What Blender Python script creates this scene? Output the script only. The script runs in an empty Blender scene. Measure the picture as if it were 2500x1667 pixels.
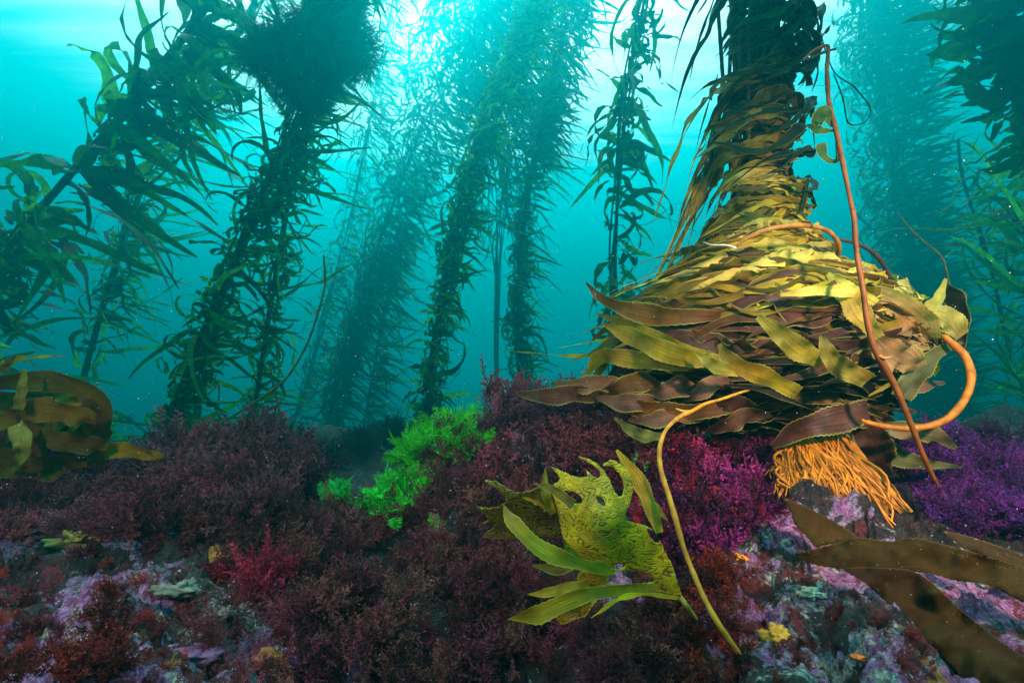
import bpy, math, random
import numpy as np
from mathutils import Vector, geometry

random.seed(7)
rng = np.random.default_rng(7)
SC = bpy.context.scene
COL = SC.collection
R = math.radians

# ------------------------------------------------------------------ camera
CAM = np.array([0.0, 0.0, 0.0]); PITCH = R(12.0); FPX = 1364.0
cd = bpy.data.cameras.new("camera"); co = bpy.data.objects.new("camera", cd); COL.objects.link(co)
co.location = CAM; co.rotation_euler = (R(90) + PITCH, 0, 0)
cd.sensor_width = 36; cd.lens = 36 * FPX / 2500; cd.clip_start = 0.02; cd.clip_end = 400
SC.camera = co

# ------------------------------------------------------------------ world: daylight filtered by the water
W = bpy.data.worlds.new("World"); SC.world = W; W.use_nodes = True
nt = W.node_tree; N = nt.nodes; L = nt.links
SUN_EL, SUN_AZ = R(47), R(-8)          # azimuth measured from +Y towards +X
bgn = N["Background"]
sky = N.new("ShaderNodeTexSky"); sky.sky_type = 'NISHITA'; sky.sun_disc = False
sky.sun_elevation = SUN_EL; sky.sun_rotation = SUN_AZ
tc = N.new("ShaderNodeTexCoord"); sep = N.new("ShaderNodeSeparateXYZ"); L.new(tc.outputs["Generated"], sep.inputs[0])
up = N.new("ShaderNodeMath"); up.operation = 'MAXIMUM'; up.inputs[1].default_value = 0.0
L.new(sep.outputs["Z"], up.inputs[0])
ramp = N.new("ShaderNodeValToRGB"); L.new(up.outputs[0], ramp.inputs[0])
e = ramp.color_ramp.elements
e[0].position = 0.0; e[0].color = (0.0, 0.17, 0.21, 1)
e[1].position = 1.0; e[1].color = (0.03, 1.5, 1.5, 1)
for p, c in ((0.18, (0.0, 0.74, 0.82, 1)), (0.42, (0.0, 0.92, 0.97, 1)), (0.60, (0.01, 1.30, 1.30, 1))):
    q = e.new(p); q.color = c
# the rippled water surface seen from below: direction projected on the plane overhead
mx = N.new("ShaderNodeMath"); mx.operation = 'MAXIMUM'; mx.inputs[1].default_value = 0.05; L.new(sep.outputs["Z"], mx.inputs[0])
dx = N.new("ShaderNodeMath"); dx.operation = 'DIVIDE'; L.new(sep.outputs["X"], dx.inputs[0]); L.new(mx.outputs[0], dx.inputs[1])
dy = N.new("ShaderNodeMath"); dy.operation = 'DIVIDE'; L.new(sep.outputs["Y"], dy.inputs[0]); L.new(mx.outputs[0], dy.inputs[1])
cmb = N.new("ShaderNodeCombineXYZ"); L.new(dx.outputs[0], cmb.inputs[0]); L.new(dy.outputs[0], cmb.inputs[1])
mp = N.new("ShaderNodeMapping"); mp.inputs["Rotation"].default_value = (0, 0, R(-50)); mp.inputs["Scale"].default_value = (1.2, 9.0, 1)
L.new(cmb.outputs[0], mp.inputs[0])
nz = N.new("ShaderNodeTexNoise"); nz.inputs["Scale"].default_value = 1.6; nz.inputs["Detail"].default_value = 5; L.new(mp.outputs[0], nz.inputs[0])
# window of clear sky: a disc on the overhead plane
def wmath(op, a, b=None):
    m = N.new("ShaderNodeMath"); m.operation = op
    for i, v in enumerate((a, b)):
        if v is None: continue
        if isinstance(v, (int, float)): m.inputs[i].default_value = v
        else: L.new(v, m.inputs[i])
    return m.outputs[0]
WX, WY, WR = -0.12, 0.58, 0.90
d2 = wmath('SQRT', wmath('ADD', wmath('POWER', wmath('ABSOLUTE', wmath('SUBTRACT', dx.outputs[0], WX)), 2.0),
                    wmath('POWER', wmath('ABSOLUTE', wmath('SUBTRACT', dy.outputs[0], WY)), 2.0)))
d2 = wmath('ADD', d2, wmath('MULTIPLY', wmath('SUBTRACT', nz.outputs["Fac"], 0.5), 0.55))
mr = N.new("ShaderNodeMapRange"); mr.inputs["From Min"].default_value = WR + 0.42; mr.inputs["From Max"].default_value = WR - 0.40
mr.interpolation_type = 'SMOOTHSTEP'; L.new(d2, mr.inputs["Value"])
win = N.new("ShaderNodeMixRGB"); win.blend_type = 'MIX'; L.new(mr.outputs[0], win.inputs[0]); L.new(ramp.outputs[0], win.inputs[1])
win.inputs[2].default_value = (4.6, 4.0, 4.3, 1)
# the sky texture colours all of it
bw = N.new("ShaderNodeMixRGB"); bw.blend_type = 'MULTIPLY'; bw.inputs[0].default_value = 0.0
L.new(win.outputs[0], bw.inputs[1]); L.new(sky.outputs[0], bw.inputs[2])
L.new(bw.outputs[0], bgn.inputs["Color"]); bgn.inputs["Strength"].default_value = 1.7
W.cycles.sampling_method = 'MANUAL'; W.cycles.sample_map_resolution = 512

# ------------------------------------------------------------------ sun through the surface, two dive strobes beside the camera
sd = bpy.data.lights.new("sun", 'SUN'); so = bpy.data.objects.new("sun", sd); COL.objects.link(so)
sd.energy = 5.0; sd.angle = R(12); sd.color = (0.10, 1.0, 0.92)
sv = Vector((math.cos(SUN_EL) * math.sin(SUN_AZ), math.cos(SUN_EL) * math.cos(SUN_AZ), math.sin(SUN_EL)))
so.rotation_euler = sv.to_track_quat('Z', 'Y').to_euler()
def strobe(name, loc, aim, energy, ang, color, rad=0.05):
    d = bpy.data.lights.new(name, 'SPOT'); o = bpy.data.objects.new(name, d); COL.objects.link(o)
    d.energy = energy; d.spot_size = R(ang); d.spot_blend = 1.0; d.shadow_soft_size = rad; d.color = color
    o.location = loc; v = Vector(aim) - Vector(loc); o.rotation_euler = v.to_track_quat('-Z', 'Y').to_euler()
strobe("strobe", (0.95, 0.05, 0.52), (0.80, 1.4, 0.17), 205, 80, (1.0, 0.88, 0.74))
strobe("strobe", (-0.95, 0.0, 0.45), (-0.30, 1.8, 0.02), 62, 95, (1.0, 0.90, 0.95))

# ------------------------------------------------------------------ render settings
SC.view_settings.view_transform = 'Standard'; SC.view_settings.look = 'None'
SC.view_settings.exposure = 0.0; SC.view_settings.gamma = 1.0
SC.render.engine = 'CYCLES'
cy = SC.cycles
cy.max_bounces = 5; cy.diffuse_bounces = 2; cy.glossy_bounces = 2; cy.transmission_bounces = 3
cy.transparent_max_bounces = 8; cy.volume_bounces = 0; cy.use_denoising = True
cy.sample_clamp_indirect = 4; cy.caustics_reflective = False; cy.caustics_refractive = False

# ------------------------------------------------------------------ maths helpers
def P(px, py, d):
    u = (px - 1250) / FPX; v = (833.5 - py) / FPX
    return CAM + d * np.array([u, math.cos(PITCH) - v * math.sin(PITCH), math.sin(PITCH) + v * math.cos(PITCH)])
def Pv(px, py, d):
    px, py, d = map(np.asarray, (px, py, d)); u = (px - 1250) / FPX; v = (833.5 - py) / FPX
    return np.stack([d * u, d * (math.cos(PITCH) - v * math.sin(PITCH)), d * (math.sin(PITCH) + v * math.cos(PITCH))], -1)
def nrm(a):
    return a / np.maximum(np.linalg.norm(a, axis=-1, keepdims=True), 1e-9)
def vnoise(p, seed=0):
    p = np.asarray(p, float); i = np.floor(p).astype(np.int64); f = p - i; f = f * f * (3 - 2 * f)
    def h(ix, iy, iz):
        n = (ix * 374761393 + iy * 668265263 + iz * 2147483647 + seed * 1274126177) & 0xffffffff
        n = ((n ^ (n >> 13)) * 1274126177) & 0xffffffff
        return ((n ^ (n >> 16)) & 0xffff) / 65535.0
    x, y, z = i[..., 0], i[..., 1], i[..., 2]; fx, fy, fz = f[..., 0], f[..., 1], f[..., 2]
    def l(a, b, t): return a + (b - a) * t
    return l(l(l(h(x, y, z), h(x+1, y, z), fx), l(h(x, y+1, z), h(x+1, y+1, z), fx), fy),
             l(l(h(x, y, z+1), h(x+1, y, z+1), fx), l(h(x, y+1, z+1), h(x+1, y+1, z+1), fx), fy), fz) * 2 - 1
def fbm(p, o=4, seed=0, gain=0.5):
    p = np.asarray(p, float); a = 1.0; s = 0
    for k in range(o):
        s = s + a * vnoise(p * 2 ** k + 13.7 * k, seed + k); a *= gain
    return s
def spline(pts, n):
    pts = np.asarray(pts, float); m = len(pts)
    if m == 2: return pts[0] + (pts[1] - pts[0]) * np.linspace(0, 1, n)[:, None]
    q = np.vstack([2 * pts[0] - pts[1], pts, 2 * pts[-1] - pts[-2]])
    t = np.linspace(0, m - 1 - 1e-6, n); i = t.astype(int); f = (t - i)[:, None]
    a, b, c, d = q[i], q[i+1], q[i+2], q[i+3]
    return 0.5 * ((2*b) + (c-a)*f + (2*a-5*b+4*c-d)*f**2 + (3*b-a-3*c+d)*f**3)
def interp(a, x): return np.interp(x, np.linspace(0, 1, len(a)), a)

# ------------------------------------------------------------------ object helpers
def tag(o, label=None, cat=None, group=None, kind=None):
    if label: o["label"] = label
    if cat: o["category"] = cat
    if group: o["group"] = group
    if kind: o["kind"] = kind
    return o
def thing(name, label, cat, loc=(0, 0, 0), group=None):
    o = bpy.data.objects.new(name, None); COL.objects.link(o); o.location = Vector(loc); o.empty_display_size = 0.1
    return tag(o, label, cat, group)
def mk(name, geo, mat, parent=None, smooth=True, loc=None):
    V, F, UV, C = geo
    off = np.array(parent.location) if parent is not None else (np.array(loc) if loc is not None else np.zeros(3))
    if parent is not None and parent.parent is not None: off = off + np.array(parent.parent.location)
    me = bpy.data.meshes.new(name); V = np.asarray(V, np.float32)
    k = F.shape[1]; me.vertices.add(len(V)); me.vertices.foreach_set("co", (V - off).astype(np.float32).ravel())
    me.loops.add(F.size); me.loops.foreach_set("vertex_index", F.astype(np.int32).ravel())
    me.polygons.add(len(F)); me.polygons.foreach_set("loop_start", np.arange(0, F.size, k, dtype=np.int32))
    me.polygons.foreach_set("loop_total", np.full(len(F), k, np.int32))
    if UV is not None:
        u = me.uv_layers.new(name="UVMap"); u.data.foreach_set("uv", np.asarray(UV, np.float32)[F.ravel()].ravel())
    if C is not None:
        a = me.color_attributes.new("Col", 'FLOAT_COLOR', 'POINT')
        a.data.foreach_set("color", np.hstack([C, np.ones((len(C), 1))]).astype(np.float32).ravel())
    me.update(calc_edges=True)
    if smooth: me.polygons.foreach_set("use_smooth", np.ones(len(F), bool))
    me.materials.append(mat)
    o = bpy.data.objects.new(name, me); COL.objects.link(o)
    if parent is not None: o.parent = parent
    elif loc is not None: o.location = Vector(loc)
    return o
def join(gs):
    V, F, U, C = [], [], [], []; n = 0
    for g in gs:
        V.append(g[0]); F.append(g[1] + n); n += len(g[0])
        U.append(g[2] if g[2] is not None else np.zeros((len(g[0]), 2)))
        C.append(g[3] if g[3] is not None else np.full((len(g[0]), 3), .1))
    return np.vstack(V), np.vstack(F), np.vstack(U), np.vstack(C)

def ribbons(Pt, S, Wd, col, cross=3, ruffle=0.0, rfreq=5.0, cup=0.0):
    """Pt (N,K,3) centre lines, S (N,K,3) side vectors, Wd (N,K) half widths, col (N,3)"""
    Nn, K, _ = Pt.shape; T = nrm(np.gradient(Pt, axis=1)); Nm = nrm(np.cross(T, S))
    us = np.linspace(-1, 1, cross); V = np.zeros((Nn, K, cross, 3)); ph = rng.uniform(0, 6.28, (Nn, 1)); v = np.linspace(0, 1, K)[None]
    for j, u in enumerate(us):
        w = ruffle * Wd * u * u * np.sin(v * rfreq * 6.28 + ph + (1.9 if u > 0 else 0)) + cup * Wd * (u * u - 0.5)
        V[:, :, j] = Pt + S * (Wd * u)[..., None] + Nm * w[..., None]
    idx = np.arange(Nn * K * cross).reshape(Nn, K, cross)
    F = np.stack([idx[:, :-1, :-1], idx[:, :-1, 1:], idx[:, 1:, 1:], idx[:, 1:, :-1]], -1).reshape(-1, 4)
    UV = np.zeros((Nn, K, cross, 2)); UV[..., 0] = (us * .5 + .5)[None, None]; UV[..., 1] = v[..., None]
    C = np.broadcast_to(np.asarray(col)[:, None, None, :], (Nn, K, cross, 3))
    return V.reshape(-1, 3), F, UV.reshape(-1, 2), np.array(C).reshape(-1, 3)
def tubes(Pt, rad, col, sides=6):
    """Pt (N,K,3), rad (N,K)"""
    Nn, K, _ = Pt.shape; T = nrm(np.gradient(Pt, axis=1))
    ref = np.where(np.abs(T[:, :1, 2:3]) < 0.8, np.array([0, 0, 1.0]), np.array([0, 1.0, 0.2])); ref = np.broadcast_to(ref, T.shape)
    A = nrm(np.cross(T, ref)); B = np.cross(T, A)
    th = np.linspace(0, 2 * math.pi, sides, endpoint=False)
    V = Pt[:, :, None] + rad[..., None, None] * (A[:, :, None] * np.cos(th)[:, None] + B[:, :, None] * np.sin(th)[:, None])
    idx = np.arange(Nn * K * sides).reshape(Nn, K, sides); nx = np.roll(idx, -1, 2)
    F = np.stack([idx[:, :-1], nx[:, :-1], nx[:, 1:], idx[:, 1:]], -1).reshape(-1, 4)
    UV = np.zeros((Nn, K, sides, 2)); UV[..., 0] = .5; UV[..., 1] = np.linspace(0, 1, K)[None, :, None]
    C = np.broadcast_to(np.asarray(col)[:, None, None, :], (Nn, K, sides, 3))
    return V.reshape(-1, 3), F, UV.reshape(-1, 2), np.array(C).reshape(-1, 3)
def tube1(pts, rads, col, n=40, sides=10):
    c = spline(pts, n); r = interp(rads, np.linspace(0, 1, n)); r = r * (1 + .05 * np.sin(np.arange(n) * 1.7) + .16 * fbm(c * 22, 2, 9)); c = c + .0035 * np.stack([vnoise(c * 14, 3), vnoise(c * 14, 4), vnoise(c * 14, 6)], -1)
    r[0] *= .3; r[-1] *= .3
    return tubes(c[None], r[None], np.array([col]), sides)

# ------------------------------------------------------------------ materials
def newmat(name):
    m = bpy.data.materials.new(name); m.use_nodes = True; t = m.node_tree
    for n in list(t.nodes): t.nodes.remove(n)
    out = t.nodes.new("ShaderNodeOutputMaterial"); return m, t, out
class NB:
    def __init__(s, t): s.t = t
    def n(s, typ, **kw):
        x = s.t.nodes.new(typ)
        for k, v in kw.items():
            if k in x.inputs.keys(): x.inputs[k].default_value = v
            else: setattr(x, k, v)
        return x
    def l(s, a, b): s.t.links.new(a, b)
    def m(s, op, a, b=None, clamp=False):
        x = s.t.nodes.new("ShaderNodeMath"); x.operation = op; x.use_clamp = clamp
        for i, v in enumerate((a, b)):
            if v is None: continue
            if isinstance(v, (int, float)): x.inputs[i].default_value = v
            else: s.t.links.new(v, x.inputs[i])
        return x.outputs[0]
    def mix(s, f, a, b, bt='MIX'):
        x = s.t.nodes.new("ShaderNodeMixRGB"); x.blend_type = bt
        for i, v in enumerate((f, a, b)):
            if isinstance(v, (int, float)): x.inputs[i].default_value = v
            elif isinstance(v, tuple): x.inputs[i].default_value = (*v, 1)
            else: s.t.links.new(v, x.inputs[i])
        return x.outputs[0]
    def rng(s, v, a, b, c=0.0, d=1.0):
        x = s.t.nodes.new("ShaderNodeMapRange"); x.interpolation_type = 'SMOOTHSTEP'
        x.inputs["From Min"].default_value = a; x.inputs["From Max"].default_value = b
        x.inputs["To Min"].default_value = c; x.inputs["To Max"].default_value = d
        s.t.links.new(v, x.inputs["Value"]); return x.outputs[0]
def blade_mat(name, trans=0.4, rim=None, wrinkle=0.0, scale=30.0, rough=0.42, streak=True, tcol=(1.3, 1.5, .5), spec=.16):
    m, t, out = newmat(name); b = NB(t)
    at = b.n("ShaderNodeAttribute", attribute_name="Col"); tcd = b.n("ShaderNodeTexCoord"); uv = b.n("ShaderNodeSeparateXYZ"); b.l(tcd.outputs["UV"], uv.inputs[0])
    no = b.n("ShaderNodeTexNoise"); no.inputs["Scale"].default_value = scale; no.inputs["Detail"].default_value = 4; b.l(tcd.outputs["Object"], no.inputs[0])
    c = b.mix(1.0, at.outputs["Color"], b.mix(b.rng(no.outputs["Fac"], .3, .7), (.62, .6, .55) if scale < 60 else (.85, .84, .82), (1.35, 1.3, 1.2) if scale < 60 else (1.12, 1.12, 1.1)), 'MULTIPLY')
    h = no.outputs["Fac"]
    if streak:
        cb = b.n("ShaderNodeCombineXYZ"); b.l(b.m('MULTIPLY', uv.outputs["X"], 14.0), cb.inputs[0]); b.l(b.m('MULTIPLY', uv.outputs["Y"], 1.6), cb.inputs[1])
        ns = b.n("ShaderNodeTexNoise"); ns.inputs["Scale"].default_value = 1.6; ns.inputs["Detail"].default_value = 3; b.l(cb.outputs[0], ns.inputs[0])
        c = b.mix(1.0, c, b.mix(b.rng(ns.outputs["Fac"], .35, .65), (.75, .75, .75), (1.18, 1.18, 1.18)), 'MULTIPLY')
        h = b.m('ADD', b.m('MULTIPLY', h, .5), ns.outputs["Fac"])
    if wrinkle:
        mpw = b.n("ShaderNodeMapping"); mpw.inputs["Scale"].default_value = (.75, 1, 1.35); mpw.inputs["Rotation"].default_value = (0, .5, 0); b.l(tcd.outputs["Object"], mpw.inputs[0])
        wv = b.n("ShaderNodeTexNoise"); wv.inputs["Scale"].default_value = 34; wv.inputs["Detail"].default_value = 1.2; wv.inputs["Roughness"].default_value = .45; wv.inputs["Distortion"].default_value = 1.1; b.l(mpw.outputs[0], wv.inputs[0])
        wfac = b.m('ABSOLUTE', b.m('SINE', b.m('MULTIPLY', wv.outputs["Fac"], 30.0)))
        g = b.rng(wfac, .0, .75); c = b.mix(b.m('MULTIPLY', b.m('SUBTRACT', 1.0, g), wrinkle), c, b.mix(1.0, c, (.30, .27, .2), 'MULTIPLY'))
        h = b.m('ADD', b.m('MULTIPLY', g, 3.5), h)
    hue = b.n('ShaderNodeTexNoise'); hue.inputs['Scale'].default_value = 5.5; hue.inputs['Detail'].default_value = 2; b.l(tcd.outputs['Object'], hue.inputs[0])
    c = b.mix(b.rng(hue.outputs['Fac'], .42, .62), c, b.mix(1.0, c, (.88, .66, .6), 'MULTIPLY')) if rim else c
    if rim:
        e = b.m('ABSOLUTE', b.m('MULTIPLY', b.m('SUBTRACT', uv.outputs["X"], .5), 2.0)); c = b.mix(b.m('MULTIPLY', b.rng(e, .86, .98), .5), c, rim)
    sp = b.n("ShaderNodeTexNoise"); sp.inputs["Scale"].default_value = 260; b.l(tcd.outputs["Object"], sp.inputs[0])
    c = b.mix(b.m('MULTIPLY', b.rng(sp.outputs["Fac"], .71, .76), .45), c, (.5, .42, .25))
    bp = b.n("ShaderNodeBump"); bp.inputs["Strength"].default_value = .5; bp.inputs["Distance"].default_value = .004; b.l(h, bp.inputs["Height"])
    pr = b.n("ShaderNodeBsdfPrincipled"); pr.inputs["Roughness"].default_value = rough; pr.inputs["Specular IOR Level"].default_value = spec
    b.l(c, pr.inputs["Base Color"]); b.l(bp.outputs[0], pr.inputs["Normal"])
    tr = b.n("ShaderNodeBsdfTranslucent"); b.l(b.mix(1.0, c, tcol, 'MULTIPLY'), tr.inputs["Color"])
    mx = b.n("ShaderNodeMixShader"); mx.inputs[0].default_value = trans; b.l(pr.outputs[0], mx.inputs[1]); b.l(tr.outputs[0], mx.inputs[2]); b.l(mx.outputs[0], out.inputs[0])
    return m
M_far = blade_mat("kelp_blade_far", trans=.5, tcol=(.9, 1.8, .5), streak=False, scale=8)
M_near = blade_mat("kelp_blade_near", trans=.6, tcol=(.9, 1.9, .4), scale=14)
M_fg = blade_mat("kelp_blade_ribbed", trans=.28, rim=(.50, .42, .06), scale=22)
M_wr = blade_mat("kelp_blade_wrinkled", trans=.25, rim=(.85, .68, .06), wrinkle=.75, scale=25, streak=False, spec=.2, rough=.4, tcol=(1.6, 1.3, .3))
M_fr = blade_mat("frond_finger", trans=.18, rim=(.85, .62, .05), scale=22, tcol=(1.6, 1.1, .2))
M_br = blade_mat("kelp_blade_brown", trans=.12, rim=(.16, .10, .03), scale=70, rough=.7, spec=.06)
M_alg = blade_mat("feathery_alga", trans=.3, scale=18, streak=False, rough=.7, tcol=(1.2, 1.0, 1.0))
def tube_mat(name, rough=.6):
    m, t, out = newmat(name); b = NB(t); at = b.n("ShaderNodeAttribute", attribute_name="Col"); tcd = b.n("ShaderNodeTexCoord")
    no = b.n("ShaderNodeTexNoise"); no.inputs["Scale"].default_value = 45; no.inputs["Detail"].default_value = 4; b.l(tcd.outputs["Object"], no.inputs[0])
    c = b.mix(1.0, at.outputs["Color"], b.mix(b.rng(no.outputs["Fac"], .35, .65), (.70, .62, .56), (1.15, 1.15, 1.15)), 'MULTIPLY')
    bp = b.n("ShaderNodeBump"); bp.inputs["Strength"].default_value = .35; bp.inputs["Distance"].default_value = .002; b.l(no.outputs["Fac"], bp.inputs["Height"])
    pr = b.n("ShaderNodeBsdfPrincipled"); pr.inputs["Roughness"].default_value = rough; pr.inputs["Specular IOR Level"].default_value = .25; b.l(c, pr.inputs["Base Color"]); b.l(bp.outputs[0], pr.inputs["Normal"])
    b.l(pr.outputs[0], out.inputs[0]); return m
M_tube = tube_mat("stipe"); M_crust = tube_mat("crust_lump", .8)
CR = [((-.62, .88, -.2), .52), ((.52, .92, -.2), .34), ((.95, .95, -.25), .25)]   # bare crusted patches: centre, radius
def rock_mat():
    m, t, out = newmat("reef_rock"); b = NB(t); tcd = b.n("ShaderNodeTexCoord"); O = tcd.outputs["Object"]
    def nz(s, d=5, r=.6, dist=0.0, off=0.0):
        mp = b.n("ShaderNodeMapping"); mp.inputs["Location"].default_value = (off, off * 1.7, -off); b.l(O, mp.inputs[0])
        x = b.n("ShaderNodeTexNoise"); x.inputs["Scale"].default_value = s; x.inputs["Detail"].default_value = d; x.inputs["Roughness"].default_value = r
        x.inputs["Distortion"].default_value = dist; b.l(mp.outputs[0], x.inputs[0]); return x.outputs["Fac"]
    base = b.mix(b.rng(nz(38, 6), .35, .65), (.012, .004, .005), (.075, .022, .020))
    base = b.mix(b.rng(nz(9, 3, .5, 0, 5), .52, .62), base, (.05, .035, .02))
    # coralline crusts: purple plates with pale margins
    reg = None
    for cc_, rr_ in CR:
        vm = b.n("ShaderNodeVectorMath", operation='DISTANCE'); b.l(O, vm.inputs[0]); vm.inputs[1].default_value = cc_
        q = b.m('SUBTRACT', 1.0, b.m('DIVIDE', vm.outputs["Value"], rr_)); reg = q if reg is None else b.m('MAXIMUM', reg, q)
    reg = b.m('ADD', b.m('MULTIPLY', reg, .24), -.06); reg = b.m('MINIMUM', b.m('MAXIMUM', reg, -.22), .055)
    n1 = b.m('ADD', nz(5.5, 9, .62, .4, 2.0), reg); c1 = b.rng(n1, .515, .53); e1 = b.m('MULTIPLY', b.rng(n1, .512, .520), b.rng(n1, .545, .528))
    pur = b.mix(b.rng(nz(60, 4, .6, 0, 8), .3, .7), (.22, .040, .15), (.56, .19, .38))
    base = b.mix(c1, base, pur); base = b.mix(b.m('MULTIPLY', e1, .8), base, (.40, .28, .40))
    n2 = b.m('ADD', nz(13, 9, .7, .7, 9.0), b.m('ADD', reg, -.01)); base = b.mix(b.rng(n2, .575, .60), base, b.mix(b.rng(nz(70, 3, .6, 0, 3), .4, .6), (.14, .11, .10), (.50, .40, .34)))
    n3 = b.m('ADD', nz(15, 8, .7, .5, 17.0), reg); base = b.mix(b.rng(n3, .64, .66), base, (.10, .16, .16))
    n4 = b.m('ADD', nz(18, 8, .7, .5, 27.0), reg); base = b.mix(b.rng(n4, .66, .68), base, (.45, .16, .02))
    n5 = b.m('ADD', nz(14, 9, .72, .6, 37.0), reg); base = b.mix(b.rng(n5, .57, .61), base, (.16, .010, .014))
    n6 = nz(90, 3, .6, 0, 47.0); base = b.mix(b.m('MULTIPLY', b.rng(n6, .66, .70), .8), base, (.55, .52, .45))
    vo = b.n("ShaderNodeTexVoronoi"); vo.inputs["Scale"].default_value = 60; b.l(O, vo.inputs["Vector"])
    h = b.m('ADD', b.m('ADD', b.m('MULTIPLY', nz(50, 7, .7), 1.0), b.m('MULTIPLY', c1, .25)), b.m('MULTIPLY', vo.outputs["Distance"], .4))
    bp = b.n("ShaderNodeBump"); bp.inputs["Strength"].default_value = 1.0; bp.inputs["Distance"].default_value = .03; b.l(h, bp.inputs["Height"])
    pr = b.n("ShaderNodeBsdfPrincipled"); pr.inputs["Roughness"].default_value = .62; pr.inputs["Specular IOR Level"].default_value = .35
    base = b.mix(1.0, base, b.mix(b.rng(nz(140, 5, .7, 0, 61), .3, .7), (.35, .33, .35), (1.4, 1.4, 1.4)), 'MULTIPLY'); b.l(base, pr.inputs["Base Color"]); b.l(bp.outputs[0], pr.inputs["Normal"]); b.l(pr.outputs[0], out.inputs[0]); return m
M_rock = rock_mat()

# ------------------------------------------------------------------ seabed height field
CP = [  # px, py, distance
 (-700, 1667, .62), (0, 1667, .62), (400, 1667, .68), (800, 1700, .80), (1250, 1720, .85), (1700, 1690, .80), (2100, 1690, .70), (2500, 1700, .70), (3100, 1700, .70),
 (0, 1450, .85), (350, 1420, .95), (700, 1440, 1.05), (1000, 1450, 1.10), (1350, 1480, 1.0), (1700, 1440, .98), (2000, 1450, .90), (2300, 1500, .85), (2600, 1500, .85),
 (-300, 1250, 1.2), (100, 1270, 1.25), (400, 1220, 1.35), (700, 1230, 1.4), (930, 1340, 1.45), (1928, 1225, 1.28), (2100, 1300, 1.24), (2270, 1345, 1.25), (1200, 1200, 1.45), (1450, 1230, 1.2), (1750, 1240, 1.15), (2050, 1290, 1.15), (2350, 1240, 1.4), (2700, 1250, 1.3),
 (-300, 1130, 1.9), (80, 1150, 1.9), (400, 1135, 1.9), (620, 1105, 1.9), (760, 1200, 1.9), (860, 1285, 1.9), (980, 1150, 1.8), (1080, 1060, 1.8), (1220, 1000, 1.8), (1400, 960, 1.75), (1560, 985, 1.65), (1900, 1080, 1.6), (2100, 1080, 1.7), (2300, 1060, 1.9), (2600, 1040, 2.0), (3000, 1040, 2.0),
]
CP += [(960, 1075, 6.0), (900, 1100, 5.0), (700, 1105, 6.5), (800, 1150, 4.6), (1100, 1110, 6.0), (560, 1110, 6.5), (850, 1225, 3.4)]
CPW = np.array([P(*c) for c in CP])
far = [(x, y, z) for x, y, z in ((-4, 2.6, -.1), (-2.2, 2.6, -.25), (-1.2, 2.7, -.5), (-.5, 2.7, -.6), (0.2, 2.7, -.3), (1.0, 2.7, 0.0), (2.0, 2.9, .1), (3.2, 3.2, .15), (4.5, 3.2, .2),
      (-6, 4, -.6), (-3, 4, -.5), (3, 4.5, -.3), (6, 5, -.2), (-3.5, 6.5, -.25), (-6, 6.2, -.3), (0.5, 6.8, -.4), (2, 7, -.6), (5, 7, -.1), (-8, 9, -.6), (0, 10, -.6), (8, 9, -.4),
      (0, -1, -.5), (-2, -1, -.4), (2, -1, -.4))]
CPW = np.vstack([CPW, np.array(far)])
def H0(x, y):
    x = np.asarray(x, float); y = np.asarray(y, float); sh = x.shape; q = np.stack([x.ravel(), y.ravel()], 1); out = np.zeros(len(q))
    for s in range(0, len(q), 40000):
        qq = q[s:s+40000]; dd = ((qq[:, None, :] - CPW[None, :, :2]) ** 2).sum(2)
        sc = 0.02 * (1 + qq[:, 1:2] * .6) ** 2
        w = 1 / (dd + sc * .25) ** 2.0; out[s:s+40000] = (w * CPW[None, :, 2]).sum(1) / w.sum(1)
    return out.reshape(sh)
def H(x, y):
    x = np.asarray(x, float); y = np.asarray(y, float); q = np.stack([x, y, np.zeros_like(x)], -1)
    near = np.clip((4.5 - y) / 2.5, 0, 1); big = fbm(q * 1.1 + 5, 3, 3) * (.04 + .20 * (1 - near))
    mid = (np.abs(fbm(q * 6, 3, 11)) - .4) * .080 * (.35 + near * .65); fine = fbm(q * 26, 4, 21, .65) * .015
    return H0(x, y) + big + mid + fine
def build_seabed():
    nr, nc = 760, 900; y = .12 * (38.0 / .12) ** np.linspace(0, 1, nr) - .25; s = np.linspace(-1, 1, nc)
    X = s[None] * (y[:, None] + .75) * 1.10; Y = np.broadcast_to(y[:, None], X.shape); Z = H(X, Y)
    V = np.stack([X, Y, Z], -1).reshape(-1, 3)
    q = V * np.array([30, 30, 45.0]); near = np.clip((3 - V[:, 1]) / 2, 0, 1)[:, None]
    V = V + np.stack([vnoise(q, 41), vnoise(q, 43), vnoise(q, 45)], -1) * .010 * near + np.stack([vnoise(q * 2.7, 51), vnoise(q * 2.7, 53), vnoise(q * 2.7, 55)], -1) * .005 * near
    idx = np.arange(nr * nc).reshape(nr, nc)
    F = np.stack([idx[:-1, :-1], idx[:-1, 1:], idx[1:, 1:], idx[1:, :-1]], -1).reshape(-1, 4)
    o = mk("seabed", (V, F, None, None), M_rock); tag(o, kind="structure", label="rocky seabed crusted in purple and pink coralline algae")
build_seabed()
DD = np.linspace(.35, 9, 1500)
def G(px, py):
    """point of the seabed behind pixel"""
    q = Pv(np.full_like(DD, px), np.full_like(DD, py), DD); h = H(q[:, 0], q[:, 1]); k = np.where(q[:, 2] < h)[0]
    k = k[0] if len(k) else len(DD) - 1; p = q[k].copy(); p[2] = H(p[0], p[1]); return p, DD[k]

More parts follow.
